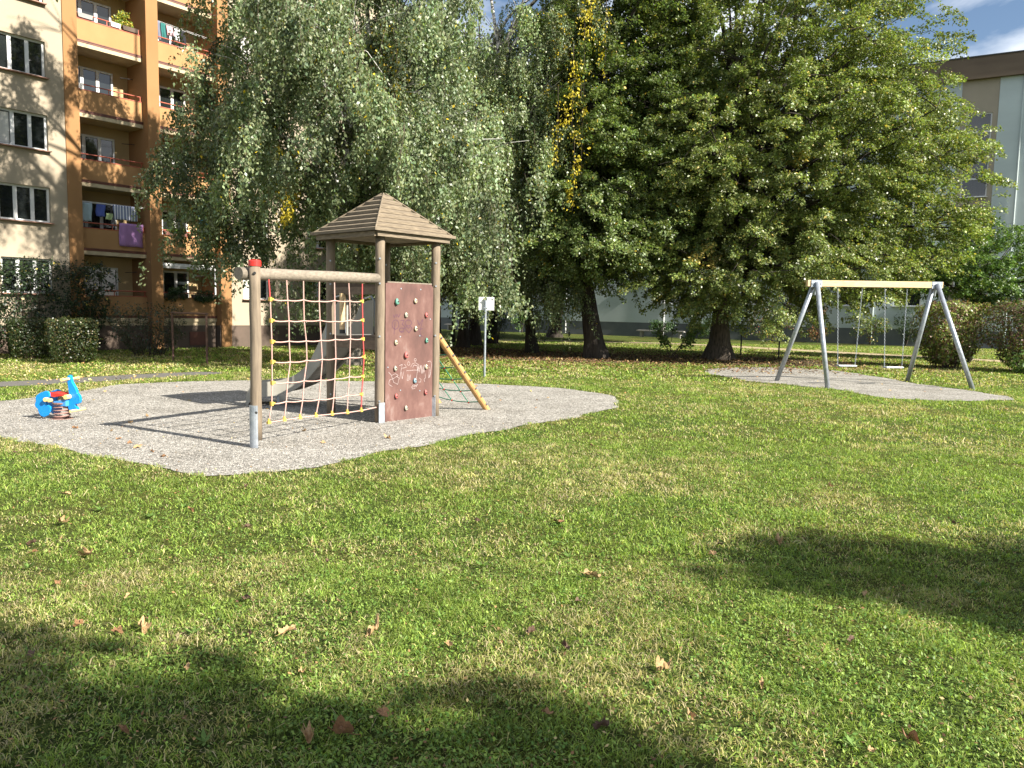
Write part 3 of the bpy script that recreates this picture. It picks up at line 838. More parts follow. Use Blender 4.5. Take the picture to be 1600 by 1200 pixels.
def spray_crown(name, sprays, n, size, base, par, yellow=0, ycol=(.5, .4, .05), var=.22, aspect=.7, hot=None):
    """sprays: (centre, out direction, length, width, thickness)"""
    S = np.array([list(c) + list(d) + [a_, b_, t_] for c, d, a_, b_, t_ in sprays])
    w_ = S[:, 6] * S[:, 7]; idx = rng.choice(len(S), n, p=w_ / w_.sum()); S = S[idx]
    D = unit(S[:, 3:6]); side = unit(np.cross(D, np.array([[0, 0, 1.0]]))); nn = unit(np.cross(side, D))
    u = rng.uniform(-1, 1, n); v = rng.uniform(-1, 1, n) * np.sqrt(np.maximum(0, 1 - u * u)); t = rng.normal(0, .5, n)
    C = S[:, :3] + D * (u * S[:, 6])[:, None] + side * (v * S[:, 7])[:, None] + nn * (t * S[:, 8])[:, None]
    C[:, 2] -= (np.maximum(u, 0) ** 2 + v * v) * S[:, 6] * .28
    nrm = unit(nn * .75 + rng.normal(0, .62, (n, 3)) + D * .25)
    A = unit(D * .7 + side * (v * 1.2)[:, None] + rng.normal(0, .6, (n, 3)) + np.array([0, 0, -.35]))
    A = unit(A - nrm * (A * nrm).sum(1, keepdims=True)); B = np.cross(nrm, A)
    l = size * rng.uniform(.55, 1.3, n)
    tone = rng.normal(1, .22, len(sprays)).clip(.5, 1.6)[idx][:, None]
    return leaves(name, C, A, B, l, l * aspect * rng.uniform(.8, 1.15, n), leaf_cols(n, base, var, yellow, ycol, hot, C) * tone, par)

def bplant(x, y, z, rx, rz, n, base, lab, yellow=0.0, size=.06):
    pts = [(x + random.uniform(-rx, rx) * .7, y + random.uniform(-.08, .08), z + random.uniform(-rz, rz) * .7, rx * .45, .12, rz * .45) for _ in range(9)]
    o = leaf_blob('balcony_plant', pts, n, size, base, yellow=yellow)
    Lobj(o); return tag(o, lab, 'plant')
bplant(-1.85, .42, 11.32, .42, .30, 900, (.20, .30, .06), 'yellow-green feathery plant on the top left balcony', .35)
bplant(-.15, .33, 4.32, .45, .10, 500, (.09, .17, .03), 'trailing green plant in the red-brown flower box')
bplant(-.25, .24, 2.02, .50, .28, 1500, (.03, .06, .018), 'dark plant spilling from the left box of the ground balcony')
bplant(.95, .24, 2.02, .50, .28, 1500, (.035, .065, .018), 'dark plant spilling from the right box of the ground balcony')

# ---- right block of flats
QP = (20.05, 49.61, 0)
a = R(-60.5); QRZ = math.atan2(-math.cos(a), -math.sin(a))
BR = empty('apartment_building', QP, QRZ, 'long pale mint block of flats beyond the trees with beige stairwell strips', 'apartment building')
TOP = 15.4
holesM, holesS = [], []
X0, X1 = -44.0, 24.0
def in_strip(x): return 6.3 < x < 8.9 or -15.2 < x < -12.2
for k in range(5):
    z0 = 2.4 + 2.72 * k
    x = X0 + 1.2
    while x < X1 - 2:
        if not (in_strip(x) or in_strip(x + 1.6)) and not (8.4 < x < 13.2 or 8.4 < x + 1.6 < 13.2):
            holesM.append((x, x + 1.5, z0, z0 + 1.45))
        x += 3.1
holes_strip = []
for zt in (13.52, 10.85, 8.08, 5.30):
    holes_strip.append((6.85, 8.18, zt - 2.08, zt))
b = MB(); wall_grid(b, X0, 6.59, 1.0, TOP, 0, [h for h in holesM if h[1] < 6.59], .14)
wall_grid(b, 8.45, X1, 1.0, TOP, 0, [h for h in holesM if h[0] > 8.45], .14)
b.add([(X0, 0, 1), (X0, 12, 1), (X0, 12, TOP), (X0, 0, TOP)], [(0, 1, 2, 3)])
b.add([(X1, 0, 1), (X1, 12, 1), (X1, 12, TOP), (X1, 0, TOP)], [(0, 1, 2, 3)])
b.build('wall', M['mint'], BR)
b = MB(); wall_grid(b, 6.59, 8.45, 1.0, TOP, .03, holes_strip, .14); b.build('stairwell_strip', M['beige_bay'], BR)
MB().box((X0 + .02, .03, 0), (X1 - .02, .4, 1.0)).build('plinth', M['plinth_grey'], BR)
MB().box((X0 - .1, -.28, TOP), (X1 + .1, 12.3, TOP + 1.2)).build('attic', M['attic_brown'], BR)
MB().box((X0 - .14, -.33, TOP + 1.2), (X1 + .14, 12.34, TOP + 1.27)).build('roof', M['black'], BR)
for (a_, b_, c_, d_) in holesM: window(BR, a_, b_, c_, d_, .08, 2, sillm='pvc')
for (a_, b_, c_, d_) in holes_strip: window(BR, a_, b_, c_, d_, .09, 1, transom=(c_ + d_) / 2, sillm='pvc')
for xx in (-18.45, -10.8, 9.6, -27.5, 2.6):
    MB().tube([(xx, -.06, .1), (xx, -.06, TOP)], .045, 8).build('drainpipe', M['mint'] if xx > 0 else M['white'], BR)
for xx in (-16.2, -22.4, 1.8):
    MB().tube([(xx, -.03, .0), (xx, -.03, 1.0)], .02, 6).build('lightning_rod', M['white'], BR)

def wshrub(X, Y, w_, h_, base, lab, n=1400, size=.10, red=0.0, rc=(.25, .08, .04)):
    e = empty('shrub', (X, Y, 0), 0, lab, 'shrub')
    pts = []
    for i in range(14):
        t = random.random()
        pts.append((random.uniform(-.5, .5) * w_ * .75, random.uniform(-.35, .35) * w_, h_ * (.18 + .68 * t), w_ * .24, w_ * .24, h_ * .16))
    leaf_blob('foliage', pts, n, size, base, e, yellow=red, ycol=rc)
    s = MB()
    for i in range(7):
        aa = random.uniform(0, 6.28); s.tube([(0, 0, 0), (math.cos(aa) * w_ * .2, math.sin(aa) * w_ * .2, h_ * .8)], [.02, .008], 5)
    s.build('stem', M['twig'], e)
    return e
wshrub(.7, 60.0, 1.6, 2.1, (.10, .17, .04), 'green shrub at the grey plinth between birch and leaning trunk')
wshrub(4.9, 59.6, 1.2, 1.7, (.09, .16, .04), 'green shrub against the plinth beside the thick dark trunk')
wshrub(19.2, 48.9, 1.2, 2.7, (.13, .11, .045), 'narrow reddish shrub at the plinth left of the front swing leg', red=.35)
wshrub(21.6, 46.9, 2.0, 1.9, (.10, .14, .035), 'rounded green shrub at the plinth behind the swings', red=.1, rc=(.4, .3, .05))
wshrub(24.0, 47.3, 2.2, 2.6, (.03, .05, .018), 'dark shrub at the plinth behind the right swing')
wshrub(16.6, 49.6, 2.6, 2.3, (.12, .15, .045), 'broad green and red shrub behind the left swing leg', red=.22)
wshrub(13.6, 52.9, 2.0, 1.6, (.05, .09, .03), 'low dark green shrub behind the big tree trunk')
wshrub(-.75, 38.1, 1.15, 1.75, (.028, .05, .018), 'dark evergreen bush just right of the white sign', 2600, .06)
wshrub(9.9, 51.8, 1.6, 1.3, (.05, .10, .03), 'low green shrub near the pale bench', 900)

def bench(x0, x1, lab):
    e = empty('bench', tuple(Vector((QP[0], QP[1], 0)) + Vector(((x0 + x1) / 2 * math.cos(QRZ) + 1.2 * math.sin(QRZ), (x0 + x1) / 2 * math.sin(QRZ) - 1.2 * math.cos(QRZ), 0))), QRZ, lab, 'bench')
    h = (x1 - x0) / 2
    MB().box((-h, -.25, .42), (h, .25, .50)).build('seat', M['concrete'], e)
    for xx in (-h + .25, h - .4): MB().box((xx, -.2, 0), (xx + .15, .2, .42)).build('leg', M['concrete'], e)
bench(-12.3, -8.9, 'long pale concrete bench in front of the grey plinth')
bench(-28.6, -26.6, 'short pale bench seen between the thin trunks by the sign')

# ------------------------------------------------------------------ climbing frame
def V3(t): return Vector(t)
U = Vector((.66, .751, 0)); VV = Vector((-.751, .66, 0)); ZZ = Vector((0, 0, 1))
A0 = Vector((-1.91, 11.12, 0)); S1, S2 = 1.08, 1.18
Bp, Cp = A0 + S1 * U, A0 + S2 * VV
Dp = Bp + S2 * VV
Np = Vector((-2.97, 8.94, 0))
CF = empty('climbing_frame', (-2.0, 11.9, 0), 0, 'wooden playground tower with pointed roof, net, slide and red climbing wall', 'climbing frame')
OFF = Vector((-2.0, 11.9, 0))
def off(p): return tuple(Vector(p) - OFF)
HP = 2.74
def anchor(p, par, side, h=.36, half=False):
    c = Vector(p) + side
    t = side.normalized(); q = Vector((-t.y, t.x, 0))
    return MB().obox(off(c + ZZ * (h / 2 - .04)), q * .045, t * .006, ZZ * (h / 2 + .04)).build('post_anchor', M['galv'], par)
def post(p, h, z0=0.0, r=.068):
    b = MB()
    pts = [off(Vector(p) + ZZ * (z0 + (h - z0) * i / 8) + Vector((random.uniform(-.004, .004), random.uniform(-.004, .004), 0))) for i in range(9)]
    b.tube(pts, [r * random.uniform(.97, 1.03) for _ in pts], 18)
    o = b.build('post', M['wood_grey'], CF, smooth=False)
    for pl in o.data.polygons:
        if len(pl.vertices) == 4: pl.use_smooth = True
    return o
for i, p in enumerate((A0, Bp, Cp, Dp)):
    o = post(p, HP, -.05)
    if i < 2:
        side = (Vector((.045, -.075, 0)) if i == 0 else Vector((-.02, -.078, 0)))
        anchor(p, o, side, .30)
    bb = MB()
    for z in (.32, 1.25, 2.0, 2.35):
        d_ = Vector((.15, -1, 0)).normalized()
        bb.tube([off(p + d_ * .064 + ZZ * z), off(p + d_ * .078 + ZZ * z)], .014, 8)
    bb.build('bolt', M['galv'], o)
o = post(Np, 2.10, .09, .064)
b = MB(); b.tube([off(Np + ZZ * 2.10), off(Np + ZZ * 2.155), off(Np + ZZ * 2.17)], [.072, .072, .06], 20); b.build('post_cap', M['red'], o)
# half-shell steel anchor on the near post
b = MB(); sh = []
for sgn, rr in ((1, .064), (-1, .078)):
    rng_ = range(11) if sgn == 1 else range(10, -1, -1)
    for j in rng_:
        th = R(150) + R(150) * j / 10
        sh.append((math.cos(th) * rr, math.sin(th) * rr))
b.prism(sh, off(Np + ZZ * .21), (1, 0, 0), (0, 1, 0), (0, 0, .58)); b.build('post_anchor', M['galv'], o)
bb = MB()
for z in (.42, 2.02):
    bb.tube([off(Np + Vector((.02, -.062, z))), off(Np + Vector((.022, -.076, z)))], .016, 8)
bb.build('bolt', M['black'], o)
ND = (A0 - Np).normalized(); NL = (A0 - Np).length
b = MB(); pts = []
for i in range(8):
    f = -.13 + (NL + .13 - .07) * i / 7
    pts.append(off(Np + ND * f + Vector((-ND.y, ND.x, 0)) * (.115 * (1 - f / NL) + .0) + ZZ * (2.015 + .055 * f / NL)))
q = .070
b.tube(pts, [q * random.uniform(.96, 1.04) for _ in pts], 16)
beam = b.build('beam', M['wood_beam'], CF, smooth=False)
for pl in beam.data.polygons:
    if len(pl.vertices) == 4: pl.use_smooth = True

# net: 7 vertical, 6 horizontal ropes plus the slanting bottom rope
NET_L = [(0.22, 1.96), (0.24, 1.73), (0.25, 1.48), (0.26, 1.23), (0.26, 0.99), (0.26, 0.74), (0.25, 0.49), (0.20, 0.27)]
NET_R = [(2.01, 1.98), (2.01, 1.74), (2.02, 1.48), (2.03, 1.22), (2.05, 0.97), (2.03, 0.70), (2.00, 0.45), (1.99, 0.22)]
BOT = [(0.20, 0.27), (0.46, 0.27), (0.74, 0.265), (1.04, 0.255), (1.36, 0.24), (1.68, 0.225), (1.99, 0.22)]
nr = random.Random(3)
def npt(i, j):
    if j == 7: x, z = BOT[i]
    else:
        f = i / 6 if j == 0 else i / 6 + (0 if i in (0, 6) else .006 * math.sin(i * 5 + j))
        x = NET_L[j][0] * (1 - f) + NET_R[j][0] * f; z = NET_L[j][1] * (1 - f) + NET_R[j][1] * f
        if j > 4 and 0 < i < 6:
            w_ = (j - 4) / 3; x = x * (1 - w_ * .7) + BOT[i][0] * w_ * .7
        if 0 < i < 6 and j > 0: z += nr.uniform(-.012, .012) - .01 * math.sin(f * PI); x += nr.uniform(-.012, .012)
    return Np + ND * x + ZZ * z
NP = [[npt(i, j) for j in range(8)] for i in range(7)]
net = MB(); red_ = MB()
def rope(mbb, a_, b_, sag=.012, r=.0085):
    pts = [a_.lerp(b_, t) - ZZ * sag * math.sin(PI * t) for t in (0, .25, .5, .75, 1)]
    mbb.tube([off(p) for p in pts], r, 7, cap=False)
for i in range(7):
    for j in range(7):
        rope(red_ if (i == 6) or (i == 0 and j == 0) else net, NP[i][j], NP[i][j + 1], 0)
for j in range(1, 8):
    for i in range(6):
        rope(net, NP[i][j], NP[i + 1][j], .010 if j < 7 else 0)
rope(net, NP[6][7], A0 + ZZ * .23 - ND * .07, 0)
CN = net.build('climbing_net', M['rope'], CF, smooth=True)
red_.build('edge_rope', M['rope_red'], CN, smooth=True)
con = MB()
for j in range(1, 7):
    for i, s_ in ((0, 1), (6, -1)):
        p = NP[i][j]
        con.obox(off(p), ND * .016, Vector((ND.y, -ND.x, 0)) * .015, ZZ * .024)
        con.tube([off(p), off(p + ND * s_ * .05)], .014, 8)
for i in range(7):
    p = NP[i][7]
    con.obox(off(p), ND * .024, Vector((ND.y, -ND.x, 0)) * .015, ZZ * .016)
    con.tube([off(p), off(p + ZZ * .045)], .014, 8)
con.build('rope_connector', M['yellow'], CN)
kn = MB()
for i in range(1, 6):
    for j in range(1, 7): kn.ball(off(NP[i][j]), .014, .014, .014, 8, 5)
kn.build('rope_knot', M['rope'], CN, smooth=True)

# climbing wall between the two front posts
WN = -VV  # outward normal of the wall, towards the viewer
WO = A0 + WN * .02
def wp(u, z, d=0.0): return off(WO + U * u + ZZ * z + WN * d)
b = MB(); b.prism([(.075, .0), (1.0, .0), (1.0, 1.97), (.96, 2.02), (.115, 2.02), (.075, 2.00)], wp(0, 0, 0), U, ZZ, WN * .03)
CW = b.build('climbing_wall', M['board'], CF, bevel=.003)
MB().obox(wp(.54, 2.028, -.015), U * .43, WN * .03, ZZ * .008).build('top_edge', M['wood_beam'], CW)
HOLDS = [(0.27, 1.75, 'green'), (0.63, 1.77, 'cream'), (0.45, 1.56, 'grey'), (0.85, 1.56, 'red'), (0.64, 1.36, 'cream'), (0.26, 1.16, 'cream'), (0.86, 1.18, 'green'), (0.45, 0.97, 'red'), (0.25, 0.78, 'grey'), (0.86, 0.78, 'cream'), (0.63, 0.58, 'blue'), (0.27, 0.37, 'red'), (0.85, 0.39, 'red'), (0.46, 0.18, 'grey')]
for i, (u_, z_, c_) in enumerate(HOLDS):
    b = MB(); big = 1.25 if i in (0, 7) else 1.0
    c = Vector((0, 0, 0))
    k0 = len(b.v)
    b.ball((0, 0, 0), 1, 1, 1, 10, 7, .12)
    nv = []
    for (x, y, z) in b.v:
        p = WO + U * (u_ + x * .028 * big * (1 - .2 * z)) + ZZ * (z_ + z * .037 * big) + WN * (.016 + .034 * big * (y * .5 + .5) * (1.0 + .5 * (-z * .5)))
        nv.append(off(p))
    b.v = nv
    h_ = b.build('climbing_hold', M['hold_' + c_], CW, smooth=True)
    MB().tube([wp(u_, z_, .045 * big), wp(u_, z_, .056 * big)], .010, 8).build('bolt', M['black'], h_)
b = MB()
for (u_, z_) in ((.36, 1.94), (.74, 1.94), (.35, 1.24), (.73, 1.25), (.36, .45), (.74, .42), (.12, .8), (.94, 1.5)):
    b.tube([wp(u_, z_, .014), wp(u_, z_, .020)], .011, 8)
b.build('screw', M['galv'], CW)
def gx(p): return (.1 + (p[0] - 100) / 338 * .9, 2.03 - (p[1] - 95) / 1010 * 2.03)
def stroke(mb_, pts, r):
    P = [gx(p) for p in pts]
    for (a1, a2) in zip(P, P[1:]):
        d = Vector((a2[0] - a1[0], a2[1] - a1[1])); L = d.length
        if L < 1e-5: continue
        d /= L; nrm = Vector((-d.y, d.x))
        q = [(a1[0] + nrm.x * r, a1[1] + nrm.y * r), (a1[0] - nrm.x * r, a1[1] - nrm.y * r), (a2[0] - nrm.x * r, a2[1] - nrm.y * r), (a2[0] + nrm.x * r, a2[1] + nrm.y * r)]
        mb_.add([wp(x, z, .0165) for x, z in q], [(0, 1, 2, 3)])
def circ(x, y, rx, ry, a0=0, a1=360, n=12): return [(x + rx * math.cos(R(a0 + (a1 - a0) * i / n)), y + ry * math.sin(R(a0 + (a1 - a0) * i / n))) for i in range(n + 1)]
for grp in (([(143, 328), (151, 350), (160, 327)], [(166, 326), (168, 350)], [(174, 325), (182, 348), (193, 320)]),
            (circ(160, 400, 24, 34), [(158, 380), (152, 430), (150, 470)], [(195, 372), (222, 368), (206, 398), (226, 412), (214, 446), (192, 452)], circ(252, 388, 24, 22), [(228, 428), (240, 412), (253, 428), (268, 412), (280, 428), (256, 460), (228, 428)], circ(205, 440, 18, 16, 30, 330)),
            ([(318, 366), (332, 405), (356, 362)], [(362, 358), (345, 420), (338, 452), (345, 482), (362, 490)], [(304, 446), (334, 436), (360, 430)])):
    pu = MB()
    for s_ in grp: stroke(pu, s_, .0042)
    pu.build('graffiti', M['marker'], CW)
ch = MB()
for s_ in ([(112, 742), (135, 768), (160, 756), (182, 770), (150, 790), (120, 800), (113, 830), (140, 850)], [(130, 762), (150, 820), (178, 836), (188, 790), (170, 778)], [(188, 700), (210, 690), (200, 740), (192, 800)], [(205, 720), (240, 715), (226, 690)],
           [(205, 745), (210, 800), (222, 742)], circ(256, 688, 9, 14), [(240, 740), (300, 738), (330, 742)], [(272, 712), (285, 690), (306, 684), (330, 700)], circ(305, 662, 8, 10), [(248, 765), (246, 812), (256, 815), (258, 768), (266, 812), (272, 770)],
           [(286, 720), (296, 700), (318, 706), (322, 745), (310, 830)], [(326, 700), (322, 760), (334, 700), (334, 760), (346, 702), (350, 762)], [(352, 706), (356, 770), (366, 704), (364, 770), (376, 700), (374, 760)], [(380, 770), (384, 800), (372, 815), (378, 832)],
           [(398, 680), (420, 676), (430, 700), (428, 730), (418, 780), (408, 806), (412, 740)], [(414, 720), (424, 760), (416, 802)], [(336, 800), (350, 812), (346, 832), (330, 830)],
           [(280, 866), (300, 862), (306, 852), (290, 850), (279, 864), (286, 880), (306, 874)], [(308, 850), (313, 868), (316, 852), (326, 850)]):
    stroke(ch, s_, .0036)
ch.build('white_graffiti', M['chalk'], CW)

# roof: lapped boards on four slopes
RC = (A0 + Bp + Cp + Dp) / 4
e1, e2 = U, VV
def rp(a_, b_, z): return off(RC + e1 * a_ + e2 * b_ + ZZ * z)
b = MB()
ZE, ZA, HWR = 2.72, 3.36, .765
NC = 8
prof = lambda t: (HWR * (1 - t), ZE + (ZA - ZE) * (t ** 1.06))
cs = [(-1, -1), (1, -1), (1, 1), (-1, 1)]
for c_ in range(NC):
    w0, z0 = prof(c_ / NC); w1, z1 = prof((c_ + 1) / NC)
    if c_ == NC - 1: w1 = .012
    lift = .046
    for s_ in range(4):
        (ax, ay), (bx, by) = cs[s_], cs[(s_ + 1) % 4]
        k = (w0 + .012)
        o0 = [rp(ax * k, ay * k, z0 + lift), rp(bx * k, by * k, z0 + lift), rp(bx * w1, by * w1, z1 + .004), rp(ax * w1, ay * w1, z1 + .004)]
        i0 = [rp(ax * k, ay * k, z0 + .006), rp(bx * k, by * k, z0 + .006), rp(bx * w1, by * w1, z1 - .016), rp(ax * w1, ay * w1, z1 - .016)]
        b.add(o0 + i0, [(0, 1, 2, 3), (7, 6, 5, 4), (0, 4, 5, 1)])
RO_ = b.build('roof', M['roof_wood'], CF)
b = MB()
for (ax, ay) in cs:
    b.tube([rp(ax * HWR, ay * HWR, ZE + .022), rp(ax * .02, ay * .02, ZA + .014)], .012, 6)
b.build('ridge_strip', M['roof_wood'], RO_)
b = MB()
for s_ in range(4):
    (ax, ay), (bx, by) = cs[s_], cs[(s_ + 1) % 4]
    w_ = HWR - .05
    p0, p1 = V3(rp(ax * w_, ay * w_, ZE - .03)), V3(rp(bx * w_, by * w_, ZE - .03))
    d = (p1 - p0).normalized(); nn = d.cross(ZZ)
    b.obox((p0 + p1) / 2, d * ((p1 - p0).length / 2 - .02), nn * .014, ZZ * .035)
b.obox(rp(0, 0, ZE - .01), e1 * (HWR - .06), e2 * (HWR - .06), ZZ * .008)
b.build('eaves_frame', M['roof_wood'], RO_)

# platform and boards
b = MB()
for k in range(8):
    f = .07 + (S1 - .14) * k / 7.0
    b.obox(off(A0 + U * f + VV * S2 / 2 + ZZ * 1.20), U * .062, VV * (S2 / 2 - .02), ZZ * .02)
b.build('platform', M['wood_dark'], CF)
for z, h in ((1.12, .07), (1.90, .055)):
    d = (Cp - A0).normalized()
    MB().obox(off((A0 + Cp) / 2 + ZZ * z), d * (S2 / 2 - .07), U * .02, ZZ * h).build('side_board', M['wood_dark'], CF)
for z, h in ((1.12, .07), (1.97, .06)):
    MB().obox(off((Cp + Dp) / 2 + ZZ * z), U * (S1 / 2 - .07), VV * .02, ZZ * h).build('side_board', M['wood_dark'], CF)
MB().obox(off((Bp + A0) / 2 + ZZ * 1.12), U * (S1 / 2 - .07), VV * .02, ZZ * .07).build('side_board', M['wood_dark'], CF)
gp = A0 + VV * .86 - U * .02
MB().tube([off(gp + ZZ * 1.32), off(gp + ZZ * 1.86)], .042, 12).build('grab_post', M['wood_new'], CF)
MB().tube([off(gp + ZZ * 1.26), off(gp + ZZ * 1.32)], .044, 12).build('grab_post_foot', M['black'], CF)

# slide
path = [(-2.43, 12.34, 1.22), (-2.58, 12.46, 1.20), (-2.78, 12.62, 1.02), (-3.02, 12.80, .74), (-3.28, 12.94, .50), (-3.56, 13.02, .33), (-3.86, 13.04, .245), (-4.14, 13.01, .225), (-4.34, 12.97, .19), (-4.42, 12.96, .02)]
def smooth_path(P, it=2):
    P = [Vector(p) for p in P]
    for _ in range(it):
        Q = [P[0]]
        for a1, b1 in zip(P, P[1:]): Q += [a1.lerp(b1, .25), a1.lerp(b1, .75)]
        Q.append(P[-1]); P = Q
    return P
SP = smooth_path(path)
def strip_sweep(P, sec):
    """sec(i,t)-> list of (side, up) corner pairs, same count each station"""
    b = MB(); n = len(P); k = None
    for i, p in enumerate(P):
        t = (P[min(i + 1, n - 1)] - P[max(i - 1, 0)])
        th = Vector((t.x, t.y, 0)); th = th.normalized() if th.length > 1e-4 else Vector((-1, -.1, 0)).normalized()
        side = Vector((-th.y, th.x, 0))
        cc = sec(i / (n - 1))
        k = len(cc)
        for a_, z_ in cc: b.v.append(off(p + side * a_ + ZZ * z_))
    for i in range(n - 1):
        for j in range(k):
            j2 = (j + 1) % k
            b.f.append((i * k + j, i * k + j2, (i + 1) * k + j2, (i + 1) * k + j))
    b.f.append(tuple(range(k))[::-1]); b.f.append(tuple((n - 1) * k + j for j in range(k)))
    return b
def hgt(t):
    if t < .16: return .56
    if t < .42: return .56 - (t - .16) / .26 * .38
    return .18 - .03 * (t - .42)
SL = strip_sweep(SP, lambda t: [(-.24, -.015), (.24, -.015), (.24, .012), (-.24, .012)]).build('slide', M['steel'], CF, smooth=False)
for s_ in (-1, 1):
    strip_sweep(SP, lambda t: [(s_ * .245, -.07), (s_ * .275, -.07), (s_ * .275, hgt(t)), (s_ * .245, hgt(t))]).build('side_rail', M['slide_plastic'], SL)
b = MB()
for s_ in (-1, 1):
    q0 = Vector((-2.43, 12.34, 0)) + U * s_ * .30
    b.tube([off(q0 + ZZ * 1.25), off(q0 + VV * .02 + ZZ * 1.75), off(q0 + VV * .10 + ZZ * 1.84), off(q0 + VV * .3 + ZZ * 1.80), off(q0 + VV * .46 + ZZ * 1.55), off(q0 + VV * .5 + ZZ * 1.15)], .014, 8)
b.build('hand_hoop', M['galv'], SL)
MB().obox(off(Vector((-3.9, 13.04, .08))), (.02, 0, 0), (0, .2, 0), (0, 0, .10)).build('foot', M['galv'], SL)

# rope ramp on the far right side
RL = MB(); RF1, RF2 = Bp + U * 1.22, Dp + U * 1.22
T1, T2 = Bp + U * .05 + ZZ * 1.25, Dp + U * .05 + ZZ * 1.25
polebuild = []
b = MB(); b.tube([off(T1), off(RF1 - ZZ * .03)], [.052, .052], 14)
pr = b.build('rope_ramp', M['wood_honey'], CF, smooth=False)
b = MB(); b.tube([off(T2), off(RF2 - ZZ * .03)], [.052, .052], 14); b.build('ramp_pole', M['wood_honey'], pr)
b = MB(); rd = MB(); bl = MB()
for k in range(1, 6):
    f = k / 6.2 + .08
    p1, p2 = T1.lerp(RF1, f), T2.lerp(RF2, f)
    pts = [p1.lerp(p2, t) - ZZ * .05 * math.sin(PI * t) for t in (0, .25, .5, .75, 1)]
    b.tube([off(p) for p in pts], .009, 6, cap=False)
    for t in (.28, .62):
        rd.ball(off(p1.lerp(p2, t) - ZZ * .045), .018, .018, .018, 8, 5)
for k in range(0, 9):
    p1 = T1.lerp(RF1, k / 9 + .05)
    bl.tube([off(p1 + Vector((0.02, -.045, .02))), off(p1 + Vector((.03, -.06, .03)))], .018, 8)
for t in (.28, .62):
    pts = [T1.lerp(RF1, f).lerp(T2.lerp(RF2, f), t) - ZZ * .045 for f in (.1, .3, .5, .7, .89)]
    b.tube([off(p) for p in pts], .009, 6, cap=False)
b.build('ramp_net', M['rope_green'], pr, smooth=True); rd.build('rope_knot', M['red'], pr, smooth=True); bl.build('bolt', M['black'], pr)

# ------------------------------------------------------------------ spring rider
SR = empty('spring_rider', (-6.38, 10.86, 0), R(-8), 'bright blue scooter-shaped spring rider on a coiled spring', 'spring rider')
def zp(P): return [((40 + x / 12 - 92) / 112, (657 - (570 + y / 12)) / 112) for x, y in P]
front = zp([(845, 198), (868, 206), (885, 240), (900, 330), (925, 372), (960, 430), (985, 480), (1000, 540), (1035, 570), (1055, 610), (1060, 670), (1045, 720), (1010, 745), (965, 742), (945, 765), (960, 790), (985, 812), (1010, 835), (1000, 862), (960, 893), (900, 905), (850, 888), (815, 850), (800, 800), (795, 785), (640, 795), (600, 760), (625, 722), (700, 680), (780, 652), (822, 620), (832, 560), (822, 440), (806, 300), (812, 225)])
b = MB(); b.prism(front, (0, 0, 0), (1, 0, 0), (0, 0, 1), (0, .05, 0)); b.build('body', M['blue'], SR, bevel=.006)
rear = zp([(400, 520), (450, 500), (500, 505), (530, 540), (535, 600), (490, 650), (455, 700), (470, 760), (540, 790), (545, 830), (530, 890), (480, 965), (410, 998), (340, 978), (300, 925), (280, 850), (250, 825), (222, 790), (228, 740), (250, 700), (240, 640), (265, 590), (330, 545)])
for s_ in (-1, 1):
    b = MB(); b.prism(rear, (0, s_ * .11, 0), (1, 0, 0), (0, 0, 1), (0, .03, 0)); b.build('rear_panel', M['blue'], SR, bevel=.006)
    b = MB(); b.tube([(-.108 + .0, s_ * .10, .285), (-.108, s_ * .165, .285)], [.030, .030], 12)
    b.tube([(-.055, s_ * .10, .275), (-.055, s_ * .155, .275)], [.026, .026], 12)
    b.tube([(.165, s_ * .025, .325), (.165, s_ * .11, .325)], [.034, .034], 12)
    b.build('yellow_knob', M['cream'], SR, bevel=.004)
seat = [(-.15, .36), (-.10, .385), (.05, .378), (.13, .355), (.10, .335), (-.03, .315), (-.13, .33)]
b = MB(); b.prism(seat, (0, 0, 0), (1, 0, 0), (0, 0, 1), (0, .19, 0)); b.build('seat', M['red'], SR, bevel=.012)
b = MB(); b.prism(zp([(560, 700), (700, 680), (830, 650), (830, 790), (560, 785)]), (0, 0, 0), (1, 0, 0), (0, 0, 1), (0, .17, 0)); b.build('lower_body', M['blue_light'], SR, bevel=.01)
MB().tube([(.165, -.16, .575), (.165, .16, .575)], .017, 10).tube([(.165, -.17, .575), (.165, -.13, .575)], .026, 10).tube([(.165, .13, .575), (.165, .17, .575)], .026, 10).build('handlebar', M['cream'], SR)
MB().tube([(.265, -.15, .135), (.265, .15, .135)], .018, 10).build('footrest', M['cream'], SR)
hel = [(.02 + .10 * math.cos(t), .10 * math.sin(t), .01 + .215 * t / (2 * PI * 5)) for t in np.linspace(0, 2 * PI * 5, 120)]
MB().tube(hel, .011, 8).build('spring', M['spring'], SR, smooth=True)
MB().tube([(.02, 0, .0), (.02, 0, .012)], .14, 20).tube([(.02, 0, .222), (.02, 0, .238)], .12, 20).build('spring_plate', M['spring'], SR)

